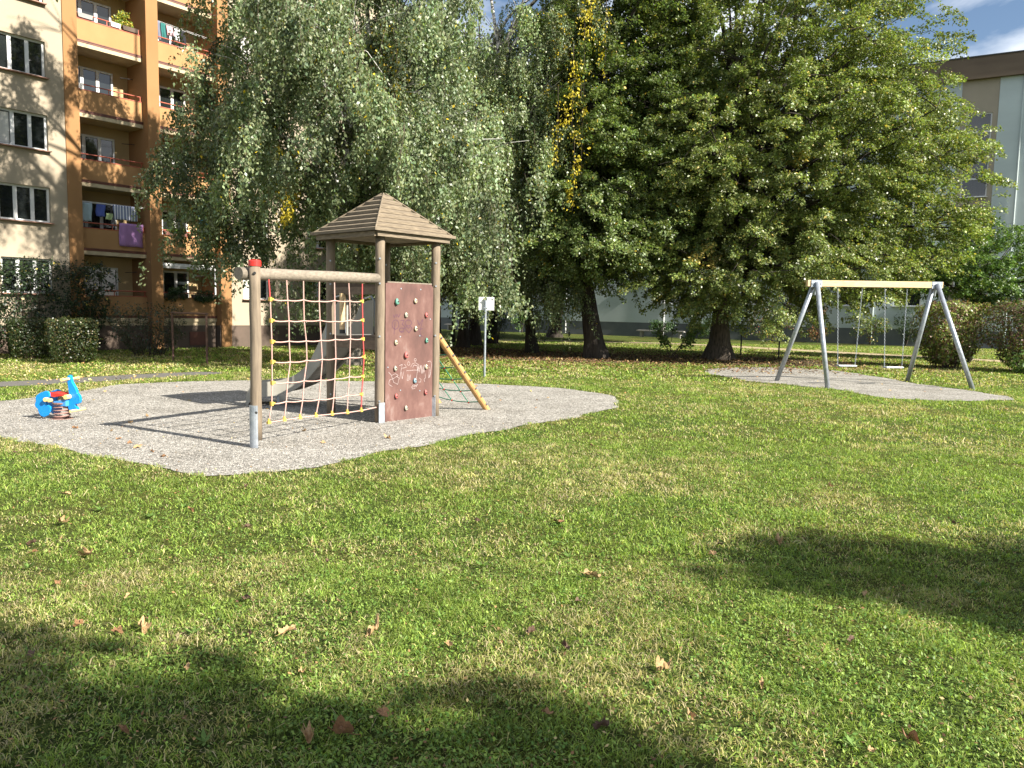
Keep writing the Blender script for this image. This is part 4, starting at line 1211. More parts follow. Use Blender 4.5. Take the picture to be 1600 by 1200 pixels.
# ------------------------------------------------------------------ swing set
SO = Vector((9.0, 19.1, 0))
SW = empty('swing_set', tuple(SO), 0, 'double swing with four grey metal legs and a pale wooden beam', 'swing set')
def so(p): return tuple(Vector(p) - SO)
bl_, br_ = Vector((7.06, 18.83, 2.455)), Vector((10.63, 19.40, 2.50))
BD = (br_ - bl_).normalized(); BN = Vector((BD.y, -BD.x, 0))
BM = MB().obox(so((bl_ + br_) / 2), BD * ((br_ - bl_).length / 2), BN * .05, ZZ * .075).build('beam', M['wood_new'], SW, bevel=.004)
BM.data.transform(Matrix.Identity(4))
al, ar = Vector((7.28, 18.86, 2.43)), Vector((10.46, 19.38, 2.47))
for ap, f1, f2 in ((al, (7.35, 17.95, 0), (6.77, 19.75, 0)), (ar, (10.97, 18.36, 0), (10.42, 20.35, 0))):
    for f in (f1, f2):
        s_ = -1 if f is f2 else 1
        top = ap + BN * .09 * s_
        d_ = (Vector(f) - top).normalized()
        o = MB().tube([so(top - d_ * .05), so(Vector(f) + d_ * .05)], .056, 16).build('leg', M['galv'], SW)
        for pl in o.data.polygons:
            if len(pl.vertices) == 4: pl.use_smooth = True
    b = MB()
    b.obox(so(ap + ZZ * .02 + BN * .058), BD * .14, BN * .006, ZZ * .085).obox(so(ap + ZZ * .02 - BN * .058), BD * .14, BN * .006, ZZ * .085)
    b.tube([so(ap + BN * .02 - ZZ * .02), so(ap - BN * .02 - ZZ * .25)], .03, 8)
    for dx in (-.11, .11): b.tube([so(ap + BD * dx + BN * .05 + ZZ * .02), so(ap + BD * dx + BN * .075 + ZZ * .02)], .016, 8)
    b.build('bracket', M['galv'], SW)
def chain(a_, b_):
    m_ = MB(); a_, b_ = Vector(a_), Vector(b_); L = (b_ - a_).length; n = int(L / .042); d = (b_ - a_).normalized()
    e_a = d.orthogonal().normalized(); e_b = d.cross(e_a)
    for i in range(n):
        c = a_ + d * (L * (i + .5) / n); e_ = e_a if i % 2 else e_b
        pts = [c + d * .026 * math.cos(t) + e_ * .012 * math.sin(t) for t in np.linspace(0, 2 * PI, 9)]
        m_.tube([so(p) for p in pts], .0042, 5, cap=False)
    return m_
for (t1, t2, s1, s2) in (((7.87, 18.96, 2.39), (8.51, 19.06, 2.40), (7.98, 18.97, .47), (8.435, 19.04, .47)), ((9.11, 19.16, 2.40), (9.70, 19.25, 2.41), (9.22, 19.16, .44), (9.69, 19.24, .44))):
    c = (Vector(s1) + Vector(s2)) / 2; d = (Vector(s2) - Vector(s1)).normalized(); q_ = Vector((d.y, -d.x, 0))
    st = MB().obox(so(c), d * .235, q_ * .085, ZZ * .017).build('swing', M['galv'], SW, bevel=.008)
    MB().obox(so(c + ZZ * .003), d * .225, q_ * .078, ZZ * .018).build('seat', M['seat'], st)
    chain(t1, s1).build('chain', M['galv'], st); chain(t2, s2).build('chain', M['galv'], st)

# ------------------------------------------------------------------ sign, carpet frames
SG = empty('sign_post', (-.69, 19.2, 0), 0, 'small white sign board seen from behind on a thin metal pole', 'sign')
MB().tube([(0, 0, -.05), (0, 0, 1.95)], .027, 12).build('pole', M['galv'], SG, smooth=False)
b = MB(); b.box((-.175, .032, 1.65), (.21, .044, 1.975)); b.build('panel', M['white'], SG, bevel=.004)
MB().box((-.04, -.03, 1.90), (.04, .032, 1.925)).box((-.04, -.03, 1.70), (.04, .032, 1.725)).build('clamp', M['galv'], SG)
MB().box((.145, .028, 1.90), (.175, .033, 1.93)).build('sticker', M['black'], SG)

def carpet(p1, p2, h, m_, lab, ext=0.0, r=.03):
    p1, p2 = Vector((*p1, 0)), Vector((*p2, 0)); c = (p1 + p2) / 2
    e = empty('carpet_rail', tuple(c), 0, lab, 'carpet rail')
    for p in (p1, p2): MB().tube([tuple(p - c - ZZ * .05), tuple(p - c + ZZ * h)], r, 10).build('post', m_, e)
    d = (p1 - p2).normalized()
    MB().tube([tuple(p1 - c + d * (ext + .06) + ZZ * (h - .02)), tuple(p2 - c - d * .06 + ZZ * (h - .02))], r * .95, 10).build('bar', m_, e)
carpet((-9.75, 22.2), (-8.42, 21.3), 1.42, M['rust'], 'rusty brown carpet-beating rail on the grass before the orange building')
carpet((9.34, 31.7), (10.45, 30.4), 1.42, M['black'], 'dark metal carpet-beating rail behind the left swing leg')

# ------------------------------------------------------------------ trees
def trunk_mesh(mb, base, top, r0, r1, flare=1.5, seg=18, n=12, bend=(0, 0), rough=.08, zstop=None):
    base, top = Vector(base), Vector(top)
    ph = [random.uniform(0, 6.28) for _ in range(4)]
    k = len(mb.v)
    for i in range(n + 1):
        t = i / n
        p = base.lerp(top, t) + Vector((bend[0], bend[1], 0)) * math.sin(PI * t)
        h = (top - base).length * t
        r = r0 + (r1 - r0) * t
        fl = (flare - 1) * math.exp(-h / .45)
        for j in range(seg):
            th = 2 * PI * j / seg
            root = 1 + fl * (1 + .45 * math.sin(5 * th + ph[0]) + .25 * math.sin(3 * th + ph[1]))
            q = r * root * (1 + rough * math.sin(4 * th + ph[2] + h * .8) * .5 + random.uniform(-rough, rough) * .5)
            mb.v.append((p.x + math.cos(th) * q, p.y + math.sin(th) * q, p.z - (.08 if i == 0 else 0)))
    for i in range(n):
        for j in range(seg):
            j2 = (j + 1) % seg
            mb.f.append((k + i * seg + j, k + i * seg + j2, k + (i + 1) * seg + j2, k + (i + 1) * seg + j))

def limb(mb, a_, b_, r0, r1, lift=.25, seg=7, n=7, wig=.12):
    a_, b_ = Vector(a_), Vector(b_); L = (b_ - a_).length
    pts, rr = [], []
    w1 = Vector((random.uniform(-1, 1), random.uniform(-1, 1), random.uniform(-.5, .5))) * wig * L * .3
    for i in range(n):
        t = i / (n - 1)
        pts.append(a_.lerp(b_, t) + Vector((0, 0, lift * L * math.sin(PI * t) * .5)) + w1 * math.sin(2 * PI * t))
        rr.append(r0 + (r1 - r0) * t)
    mb.tube(pts, rr, seg, cap=False)

def broad_tree(name, loc, label, cat, h, r0, lean, crown, nclump, nleaf, lsize, base, bark, group=None, yellow=.02, ycol=(.50, .33, .05), hot=None, csize=(.55, 1.1), seed=1, flare=1.6, aspect=.7, inner=.45, zfork=2.6, extra=(), drop=None):
    """crown = list of big ellipsoids (x,y,z,rx,ry,rz) relative to the base: clumps are spread through them"""
    random.seed(seed)
    e = empty(name, loc, 0, label, cat, group)
    tb = MB()
    top = Vector((lean[0], lean[1], h * .62))
    trunk_mesh(tb, (0, 0, 0), top, r0, r0 * .42, flare, bend=(random.uniform(-.1, .1), random.uniform(-.1, .1)), n=16)
    tr = tb.build('trunk', M[bark], e, smooth=True)
    vol = [c[3] * c[4] * c[5] for c in crown]; sv = sum(vol)
    clumps = []
    tries = 0
    while len(clumps) < nclump and tries < nclump * 40:
        tries += 1
        c = random.choices(crown, vol)[0]
        d = Vector((random.gauss(0, 1), random.gauss(0, 1), random.gauss(0, 1))).normalized()
        f = inner + (1 - inner) * random.random() ** .6
        p = Vector((c[0] + d.x * c[3] * f, c[1] + d.y * c[4] * f, c[2] + d.z * c[5] * f))
        if drop and drop(p): continue
        s_ = random.uniform(*csize)
        if any((p - q[0]).length < .50 * (s_ + q[1]) for q in clumps): continue
        clumps.append((p, s_))
    for x in extra: clumps.append((Vector(x[:3]), x[3]))
    # limbs: main limbs from the fork to far clumps, then twigs
    bm_ = MB()
    order = sorted(clumps, key=lambda q: -q[0].length)
    nl = max(7, len(clumps) // 7)
    mains = order[::max(1, len(order) // nl)][:nl]
    nodes = []
    for (p, s_) in mains:
        t = min(.95, max(zfork / (h * .62), (p.z * .55) / (h * .62)))
        a_ = Vector((top.x * t, top.y * t, top.z * t))
        L = (p - a_).length
        limb(bm_, a_, p, min(r0 * .36, .035 + L * .016), .018, .18, 7, 8)
        for q in (.35, .55, .75, 1.0): nodes.append(a_.lerp(p, q) + Vector((0, 0, .18 * L * math.sin(PI * q) * .5)))
    for (p, s_) in clumps:
        nd = min(nodes, key=lambda q: (q - p).length)
        limb(bm_, nd, p, .022, .007, .1, 5, 5)
        for _ in range(2):
            q = p + Vector((random.uniform(-1, 1), random.uniform(-1, 1), random.uniform(-.5, .4))) * s_
            limb(bm_, p, q, .007, .003, .1, 4, 3)
    bm_.build('limbs', M[bark if bark != 'bark_lime' else 'bark'], e, smooth=True)
    sprays = []
    for (p, s_) in clumps:
        for _ in range(9):
            o = Vector((random.uniform(-1, 1), random.uniform(-1, 1), random.uniform(-.9, .8))) * s_ * .8
            q = p + o
            d = Vector((q.x - lean[0], q.y - lean[1], (q.z - h * .45) * .25)).normalized() + Vector((random.uniform(-.6, .6), random.uniform(-.6, .6), random.uniform(-.45, .25)))
            L_ = s_ * random.uniform(.28, .62)
            sprays.append((tuple(q), tuple(d.normalized()), L_, L_ * random.uniform(.35, .65), random.uniform(.035, .09) + .06 * s_))
    spray_crown('crown', sprays, nleaf, lsize, base, e, yellow, ycol, .22, aspect, hot)
    return e

def weeping(name, loc, label, cat, h, r0, lean, clumps, nleaf, lsize, base, seed=1, group=None, hot=None, yellow=.006, flare=1.5, barkz=None, low='birch_low', vis='birch', stem_every=5, ystr=()):
    """clumps = (x,y,ztop,radius,length,weight) curtains of hanging twigs"""
    random.seed(seed)
    e = empty(name, loc, 0, label, cat, group)
    top = Vector((lean[0], lean[1], h))
    tb = MB(); trunk_mesh(tb, (0, 0, 0), top, r0, .03, flare, n=18, bend=(random.uniform(-.15, .15), 0), rough=.06)
    t_ = tb.build('trunk', M[low], e, smooth=True)
    if vis != low:
        t_.data.materials.append(M[vis])
        for pl in t_.data.polygons:
            if pl.center.z > 3.0: pl.material_index = 1
    bm_ = MB(); sb = MB()
    for (x, y, zt, r, L, w_) in clumps:
        f = min(.92, max(.18, (zt - 1.8) / h)) if (x * x + y * y) > .5 else .9
        a_ = Vector((top.x * f, top.y * f, h * f * .93))
        p = Vector((x, y, zt))
        limb(bm_, a_, p, .035 + .012 * (p - a_).length, .012, .22, 6, 8)
        for _ in range(4):
            q = p + Vector((random.uniform(-1, 1) * r, random.uniform(-1, 1) * r, random.uniform(-.8, .1)))
            limb(bm_, p.lerp(a_, .25), q, .014, .005, .15, 4, 4)
    bm_.build('limbs', M[vis], e, smooth=True)
    # strands
    per = 30
    ws = np.array([c[5] * c[3] ** 2 * c[4] for c in clumps]); ws = ws / ws.sum()
    ns = int(nleaf / per)
    idx = rng.choice(len(clumps), ns, p=ws)
    Cc = np.array(clumps)[idx]
    # short hanging strands grouped into tufts; the tufts are spread down each curtain
    ntf = max(1, ns // 20)
    tf = rng.integers(0, ntf, ns)
    ci_ = rng.choice(len(clumps), ntf, p=ws); Ct = np.array(clumps)[ci_]; Cc = Ct[tf]
    trr = np.sqrt(rng.random(ntf)) * Ct[:, 3]; tth = rng.uniform(0, 2 * PI, ntf)
    tx_, ty_ = Ct[:, 0] + trr * np.cos(tth), Ct[:, 1] + trr * np.sin(tth)
    tL = rng.uniform(.7, 1.9, ntf)
    tz_ = Ct[:, 2] - (trr / Ct[:, 3]) ** 2 * Ct[:, 3] * .6 + rng.normal(0, .2, ntf) - rng.random(ntf) ** 1.1 * np.maximum(Ct[:, 4] - tL, .1)
    spread = rng.uniform(.09, .27, ntf)
    jx, jy = rng.normal(0, 1, ns) * spread[tf], rng.normal(0, 1, ns) * spread[tf]
    rr = trr[tf]
    sx = tx_[tf] + jx; sy = ty_[tf] + jy
    sz = tz_[tf] - (jx ** 2 + jy ** 2) * 2.5 + rng.normal(0, .07, ns)
    SLn = tL[tf] * rng.uniform(.45, 1.0, ns)
    bot = Cc[:, 6] if Cc.shape[1] > 6 else None
    outx, outy = (sx - Cc[:, 0]) / Cc[:, 3], (sy - Cc[:, 1]) / Cc[:, 3]
    tt = rng.random((ns, per))
    wob1, wob2 = rng.uniform(0, 6.28, (ns, 1)), rng.uniform(0, 6.28, (ns, 1))
    arc = (1 - np.exp(-tt * 4)) * .16
    X = sx[:, None] + outx[:, None] * arc + .05 * np.sin(tt * 5 + wob1) + rng.normal(0, .045, (ns, per))
    Yy = sy[:, None] + outy[:, None] * arc + .05 * np.sin(tt * 5 + wob2) + rng.normal(0, .045, (ns, per))
    Zz = sz[:, None] - SLn[:, None] * tt
    C = np.stack([X, Yy, Zz], -1).reshape(-1, 3)
    n = len(C)
    A = unit(np.stack([rng.normal(0, .55, n), rng.normal(0, .55, n), -rng.uniform(.35, 1.2, n)], 1))
    B = unit(np.cross(A, rng.normal(0, 1, (n, 3))))
    l = lsize * rng.uniform(.65, 1.25, n)
    tone = np.repeat(rng.normal(1, .24, ntf).clip(.45, 1.6)[tf], per)[:, None]
    leaves('crown', C, A, B, l, l * .66, leaf_cols(n, base, .22, yellow, (.62, .45, .03), hot, C) * tone, e)
    if ystr:
        YC, YA = [], []
        for (x, y, z1, z0, r, k) in ystr:
            q_ = rng.random((k, 1)); ang = rng.uniform(0, 2 * PI, k); rad = r * np.sqrt(rng.random(k)) * (.35 + 1.0 * vnoise(q_[:, 0] * 3, ang * 0 + x, .35))
            keep_ = vnoise(q_[:, 0] * 4, ang * .4 + z1, .5) > .38
            YC.append(np.stack([x + rad * np.cos(ang) + .12 * np.sin(q_[:, 0] * 5 + x), y + rad * np.sin(ang), z1 + (z0 - z1) * q_[:, 0] + rng.normal(0, .05, k)], 1)[keep_])
        YC = np.concatenate(YC); k = len(YC)
        YA = unit(np.stack([rng.normal(0, .5, k), rng.normal(0, .5, k), -rng.uniform(.4, 1.2, k)], 1)); YB = unit(np.cross(YA, rng.normal(0, 1, (k, 3))))
        yl = lsize * rng.uniform(.7, 1.2, k)
        leaves('yellow_leaves', YC, YA, YB, yl, yl * .66, np.array([[.62, .50, .05]]) * rng.uniform(.45, 1.25, (k, 1)), e)
        for (x, y, z1, z0, r, k) in ystr: sb.tube([(x, y, z1 + .5), (x + .03, y, (z1 + z0) / 2), (x, y, z0)], [.008, .005, .003], 4)
    for i in range(0, ns, stem_every):
        p = [(sx[i] + outx[i] * (1 - math.exp(-t * 4)) * .22 + .05 * math.sin(t * 5 + wob1[i, 0]), sy[i] + outy[i] * (1 - math.exp(-t * 4)) * .22 + .05 * math.sin(t * 5 + wob2[i, 0]), sz[i] - SLn[i] * t) for t in (0, .3, .65, 1)]
        sb.tube(p, [.005, .004, .003, .002], 3, cap=False)
    sb.build('hanging_twigs', M['twig'], e)
    return e

BG = (.165, .205, .105)
b1 = [(-3.95, -.7, 7.0, 1.25, 4.0, 1.1), (-3.4, -3.0, 13.2, 1.3, 2.6, 1.1), (-4.8, -2.6, 14.0, 1.2, 2.8, 1.1), (-2.2, -3.8, 14.6, 1.4, 3.0, 1.1), (-5.4, -1.2, 13.0, 1.2, 2.4, 1.1), (-4.0, -.5, 15.5, 1.4, 3.0, 1.1), (-1.2, -3.2, 16.2, 1.4, 3.0, .5), (-3.0, -2.0, 17.5, 1.3, 3.0, 1.1), (-5.6, -3.6, 12.4, 1.0, 2.0, 1.1), (-3.9, 1.6, 13.5, 1.3, 3.0, .5), (-3.5, .9, 8.2, 1.3, 4.2, 1), (-3.0, -1.8, 8.3, 1.3, 4.2, 1), (-2.6, -.3, 10.0, 1.5, 4.6, 1.2), (-3.0, .6, 12, 1.3, 4.2, 1),
      (-1.5, -2.4, 8.6, 1.4, 4.6, 1.1), (-.4, -2.8, 10.2, 1.5, 4.6, 1.2), (.9, -2.6, 8.4, 1.4, 4.2, 1.1), (1.9, -1.9, 9.6, 1.4, 4.4, 1), (2.7, -1.0, 7.9, 1.4, 4.6, 1),
      (3.2, .4, 7.0, 1.3, 3.8, 1), (2.2, 1.6, 9.2, 1.5, 4.4, 1), (0, 2.6, 9.2, 1.5, 4.8, 1), (-2.0, 2.3, 9.6, 1.5, 4.4, 1), (0, 0, 12.6, 1.7, 4.2, 1), (-2.0, -1.0, 12.6, 1.5, 4.4, 1.2),
      (2.1, -.5, 12.6, 1.6, 4.4, 1), (.2, -1.7, 14.2, 1.5, 4.0, 1), (0, .9, 15.4, 1.3, 3.2, .7), (-1.3, .3, 14.8, 1.4, 3.6, .7), (2.2, -4.0, 7.4, 1.2, 4.2, 1), (3.5, -3.3, 6.4, 1.1, 4.2, 1), (1.0, -4.2, 8.8, 1.2, 3.8, 1), (4.3, -2.2, 6.0, .9, 4.4, .8), (3.4, -3.4, 9.8, 1.1, 3.0, .9), (0, -4.4, 9.8, 1.1, 2.8, .9), (-1.2, -1.2, 6.4, 1.1, 3.2, .9), (.7, -1.3, 6.2, 1.2, 3.0, .9),
      (-2.9, -1.3, 6.2, .9, 4.3, .8), (-3.7, -.2, 5.2, .9, 2.9, .7), (-2.0, -.6, 5.4, .9, 3.8, .5), (.4, -.4, 5.4, 1.2, 3.0, .7), (-.9, -1.6, 5.0, 1.0, 3.3, .7), (2.6, -.2, 5.4, 1.2, 3.0, .8), (1.8, .2, 6.0, 1.1, 3.2, .8), (-4.1, .2, 5.4, .8, 2.4, .8), (.2, .8, 7.4, 1.4, 4.0, .7), (-1.2, -2.8, 5.9, .9, 2.6, .6)]
weeping('birch_tree', (-4.65, 22.4, 0), 'tall weeping birch directly behind the net and the pointed tower roof', 'birch', 18.5, .24, (.1, .1), b1, 350000, .088, BG, 21,
        'birches behind the tower', hot=[(-1.15, -2.2, 5.0, .26, 1.0, .9), (-1.25, -2.4, 3.9, .20, .5, .6), (1.2, -2.6, 7.4, .8, 1.6, .10), (2.4, -1.5, 6.0, .3, .8, .3)], ystr=[(-1.2, -2.9, 5.6, 4.5, .17, 420), (-1.15, -2.8, 4.6, 3.7, .13, 200), (1.5, -3.0, 7.1, 6.3, .16, 160), (-.3, -3.1, 6.1, 5.5, .1, 70)])
def rcl(R0, z0, z1, n, Lr=(2.5, 4.6), r=(.9, 1.5), seed=0, top=.3):
    rr = random.Random(seed); o = []
    for i in range(n):
        t = (i + .5) / n; z = z0 + (z1 - z0) * t
        rad = R0 * (1 - (1 - top) * t ** 1.5) * rr.uniform(.35, 1.0); a_ = i * 2.4 + rr.uniform(-.4, .4)
        o.append((rad * math.cos(a_), rad * math.sin(a_), z, rr.uniform(*r), rr.uniform(*Lr), 1))
    return o
c3 = rcl(3.6, 5.5, 14.5, 22, seed=4) + [(-2.6, -2.0, 6.6, 1.2, 4.0, 1.2), (-1.3, -2.4, 5.4, 1.0, 3.6, 1.2), (.4, -2.6, 6.4, 1.1, 5.0, 1.2), (-2.4, -2.2, 4.6, 1.0, 2.7, 1.0), (-3.4, -1.6, 5.2, 1.1, 3.2, 1.0), (-.3, -2.5, 5.0, .9, 3.6, 1.0), (1.8, -2.2, 9.0, 1.2, 5.0, 1.2), (2.2, -1.5, 12.5, 1.1, 4.5, 1.1), (-3.3, -.8, 8.0, 1.2, 4.5, 1), (-.6, -1.8, 4.4, .7, 2.7, 1), (1.5, -2.5, 13.2, .8, 4.5, 1.3), (1.0, -2.5, 9.4, .7, 4.4, 1.3), (-1.6, -2.6, 11.5, 1.3, 5.0, 1.2), (-.6, -4.2, 12.2, 1.2, 4.5, 1.3), (1.0, -4.8, 13.0, .8, 4.0, 1.2), (-1.7, -4.0, 9.0, 1.0, 3.4, 1.1), (-3.6, -3.6, 5.8, .9, 3.8, 1.1), (-2.2, -3.8, 5.4, .8, 3.7, 1.1), (-.9, -3.7, 5.2, .8, 3.6, 1.1), (.2, -3.2, 4.9, .6, 3.0, .9), (.7, -4.8, 9.4, .6, 3.4, 1.2), (-.2, -4.4, 8.2, .8, 3.0, 1.0)]
weeping('birch_tree', (.78, 30.5, 0), 'weeping birch with thin dark trunk leaning left beyond the sign', 'birch', 16, .19, (-2.3, .1), c3, 330000, .084, (.16, .20, .095), 22,
        'birches behind the tower', hot=[(1.2, -4.8, 9.0, 1.1, 3.2, .10), (1.65, -2.5, 11.4, .32, 1.5, .9), (-3, -2.5, 8.6, .1, .3, .85), (1.25, -2.5, 6.3, .26, 1.0, .85), (1.0, -2.5, 7.2, .2, .6, .7), (-2.6, -2.3, 4.2, .45, .9, .6), (.3, -2.8, 3.6, .3, .8, .4)], low='bark', ystr=[(1.42, -5.2, 11.6, 10.2, .32, 300), (1.95, -5.1, 11.2, 8.9, .16, 110), (.95, -5.2, 9.6, 7.2, .36, 380), (.5, -5.1, 8.3, 6.2, .22, 130), (1.05, -5.2, 6.7, 4.9, .22, 220), (1.3, -5.0, 10.4, 6.0, .6, 160), (1.25, -4.9, 8.4, 7.0, .12, 90)])
c5 = rcl(3.4, 6.0, 14.0, 18, seed=6) + [(-1.9, -2.6, 6.2, 1.2, 4.0, 1.2), (-.6, -3.0, 5.2, 1.1, 3.4, 1.2), (-3.2, -1.5, 7.2, 1.3, 4.4, 1.2), (1.2, -2.0, 5.6, 1.2, 3.6, 1), (-1.4, -2.8, 4.4, 1.1, 2.6, 1.0), (-2.8, -2.4, 4.8, 1.2, 2.8, 1.0), (.3, -2.4, 4.6, 1.0, 2.4, .8)]
weeping('birch_tree', (-2.2, 34.0, 0), 'birch with slim dark trunk left of the white sign pole', 'birch', 15.5, .20, (.1, .1), c5, 180000, .088, (.095, .14, .052), 23, 'birches behind the tower',
        hot=[(-.2, -3.0, 3.7, .6, .8, .3)], low='bark', vis='bark', ystr=[(.1, -3.9, 3.9, 2.7, .32, 420), (-.35, -3.9, 4.3, 3.6, .2, 120)])
weeping('birch_tree', (-1.8, 36.1, 0), 'birch with stout dark trunk just behind the white sign', 'birch', 15, .25, (.0, .1), rcl(3.2, 7.0, 15, 14, seed=8), 70000, .10, (.06, .09, .035), 24, 'birches behind the tower', low='bark', vis='bark')
weeping('birch_tree', (-1.05, 38.6, 0), 'birch with forked dark trunk right of the sign pole', 'birch', 14, .22, (.5, .1), rcl(3.0, 6.5, 14.5, 12, seed=9), 50000, .10, (.06, .095, .035), 25, 'birches behind the tower', low='bark', vis='bark')
weeping('birch_tree', (-3.05, 39.2, 0), 'young thin-stemmed birch between tower post and sign', 'birch', 12, .09, (.1, .1), rcl(2.4, 5.5, 12, 10, seed=10), 36000, .10, (.07, .11, .04), 26, 'birches behind the tower', low='bark', vis='bark')
weeping('birch_tree', (-3.35, 34.8, 0), 'thin dark birch trunk close beside the right tower post', 'birch', 13, .12, (-.2, .1), rcl(2.6, 6.0, 13, 10, seed=12), 40000, .095, (.075, .12, .042), 27, 'birches behind the tower', low='bark', vis='bark')

# leaning dark tree, lime and the trees behind
DG = (.075, .125, .032)
broad_tree('lime_tree', (3.05, 27.9, 0), 'tall tree with thick dark trunk leaning left in the middle of the lawn edge', 'lime tree', 16, .32, (-1.6, .2),
           [(.7, .3, 8.0, 3.1, 2.9, 5.0), (.9, .4, 12.5, 2.9, 2.8, 4.0), (.6, -.5, 4.6, 3.0, 2.6, 1.9), (-.4, -1.6, 3.9, 2.0, 1.5, 1.0)], 260, 270000, .092, (.135, .180, .055), 'bark', 'lime trees on the lawn', .01, seed=31, csize=(.6, 1.15), zfork=3.2)
def notch(p):
    # keep the sky gap on the left of the big crown and the open upper right edge
    return (p.x > 5.4 and p.z > 12.0) or (p.x < -3.6 and 9.6 < p.z < 11.6 and p.y < 2.5)
broad_tree('lime_tree', (7.65, 28.7, 0), 'broad spreading lime tree with flared trunk left of the swings', 'lime tree', 17, .33, (.3, .0),
           [(2.0, -.3, 7.2, 6.2, 4.6, 4.6), (1.4, .0, 11.4, 5.4, 4.4, 4.4), (1.6, -1.5, 3.7, 4.6, 3.2, 2.3), (5.4, -.8, 6.0, 3.3, 3.0, 4.0), (-2.2, -.6, 6.0, 3.2, 3.2, 3.8), (4.2, -1.2, 3.4, 2.8, 2.0, 1.7), (-1.6, -1.4, 2.9, 2.6, 1.8, 1.2)], 760, 620000, .090, (.175, .215, .062), 'bark_lime', 'lime trees on the lawn', .035, (.44, .34, .09),
           seed=32, csize=(.45, 1.0), flare=1.9, zfork=3.0, drop=notch, hot=[(-1.4, -2.6, 3.6, .6, .5, .6), (1.2, -3.6, 6.4, .5, .4, .4)])
broad_tree('lime_tree', (2.67, 50.2, 0), 'distant tree with thick brown trunk curving before the grey plinth', 'lime tree', 15, .40, (.8, .1),
           [(0, 0, 9.5, 5.0, 4.5, 5.6), (0, -.6, 5.4, 4.0, 3.4, 1.6)], 130, 60000, .20, (.06, .10, .03), 'bark', 'lime trees on the lawn', .01, seed=33, csize=(.8, 1.4), flare=1.5, zfork=3.6)
broad_tree('tree', (-6.5, 44.0, 0), 'dark leafy tree far behind the birches', 'tree', 15, .3, (0, .1),
           [(0, 0, 9.5, 4.6, 4.0, 5.4)], 110, 50000, .20, (.045, .075, .025), 'bark', None, .01, seed=34, csize=(.8, 1.4))
broad_tree('tree', (10.9, 41.0, 0), 'dark leafy tree behind the spreading lime', 'tree', 16, .3, (0, .1),
           [(-2.0, 0, 9.5, 5.4, 4.4, 6.0)], 130, 60000, .19, (.055, .09, .03), 'bark', None, .01, seed=35, csize=(.8, 1.4), drop=lambda p: p.z > 11.5 and p.x < -2)
broad_tree('small_tree', (18.3, 31.0, 0), 'small fresh green tree behind the right clipped bushes', 'tree', 5.9, .07, (.1, .1),
           [(0, 0, 3.9, 2.5, 1.8, 1.5), (-1.9, .3, 3.1, 1.7, 1.5, 1.0), (1.5, 0, 3.0, 1.9, 1.5, 1.3)], 110, 46000, .095, (.105, .175, .040), 'bark', None, .02, (.35, .38, .06), seed=36, csize=(.35, .7), zfork=1.2, flare=1.2)
# low shoots at the foot of the lime
sp = empty('shrub', (5.95, 28.7, 0), 0, 'sparse leafy shoots bending over the grass left of the lime trunk', 'shrub')
b = MB(); pts = []
for i in range(9):
    tx, ty, tz = random.uniform(-1.3, 1.3), random.uniform(-.4, .4), random.uniform(.5, 1.7)
    limb(b, (random.uniform(-.15, .15), 0, 0), (tx, ty, tz), .012, .004, .3, 5, 6)
    for k in (.6, .8, 1.0): pts.append((tx * k, ty * k, tz * k + .1, .20, .16, .13))
b.build('stem', M['twig'], sp); leaf_blob('foliage', pts, 900, .11, (.13, .20, .05), sp, upw=.6)

# trees standing behind the viewer, on the sun side; they shade the near lawn
broad_tree('maple_tree', (14.3, -1.75, 0), 'leafy maple on the sun side shading the right of the near lawn', 'maple', 10, .22, (0, 0),
           [(.6, .1, 8.3, 2.6, .75, .6), (-1.4, .7, 8.45, 1.6, .35, .3)], 70, 14000, .15, DG, 'bark', 'trees shading the near lawn', .02, seed=41, csize=(.3, .55))
broad_tree('maple_tree', (4.2, -2.75, 0), 'leafy maple on the sun side shading the left of the near lawn', 'maple', 11, .22, (0, 0),
           [(-.7, 1.0, 6.4, 1.25, .8, .6), (.5, .1, 6.4, 1.1, .55, .5), (-1.9, 1.9, 6.6, .8, .8, .4), (-2.3, 3.0, 6.6, .8, .3, .3)], 80, 19000, .15, DG, 'bark', 'trees shading the near lawn', .02, seed=42, csize=(.35, .6))
broad_tree('maple_tree', (6.9, -3.0, 0), 'leafy maple furthest back shading the bottom edge of the lawn', 'maple', 11, .22, (0, 0),
           [(0.0, 0.1, 7.0, 2.4, .8, .9)], 50, 11000, .15, DG, 'bark', 'trees shading the near lawn', .02, seed=43, csize=(.35, .6))

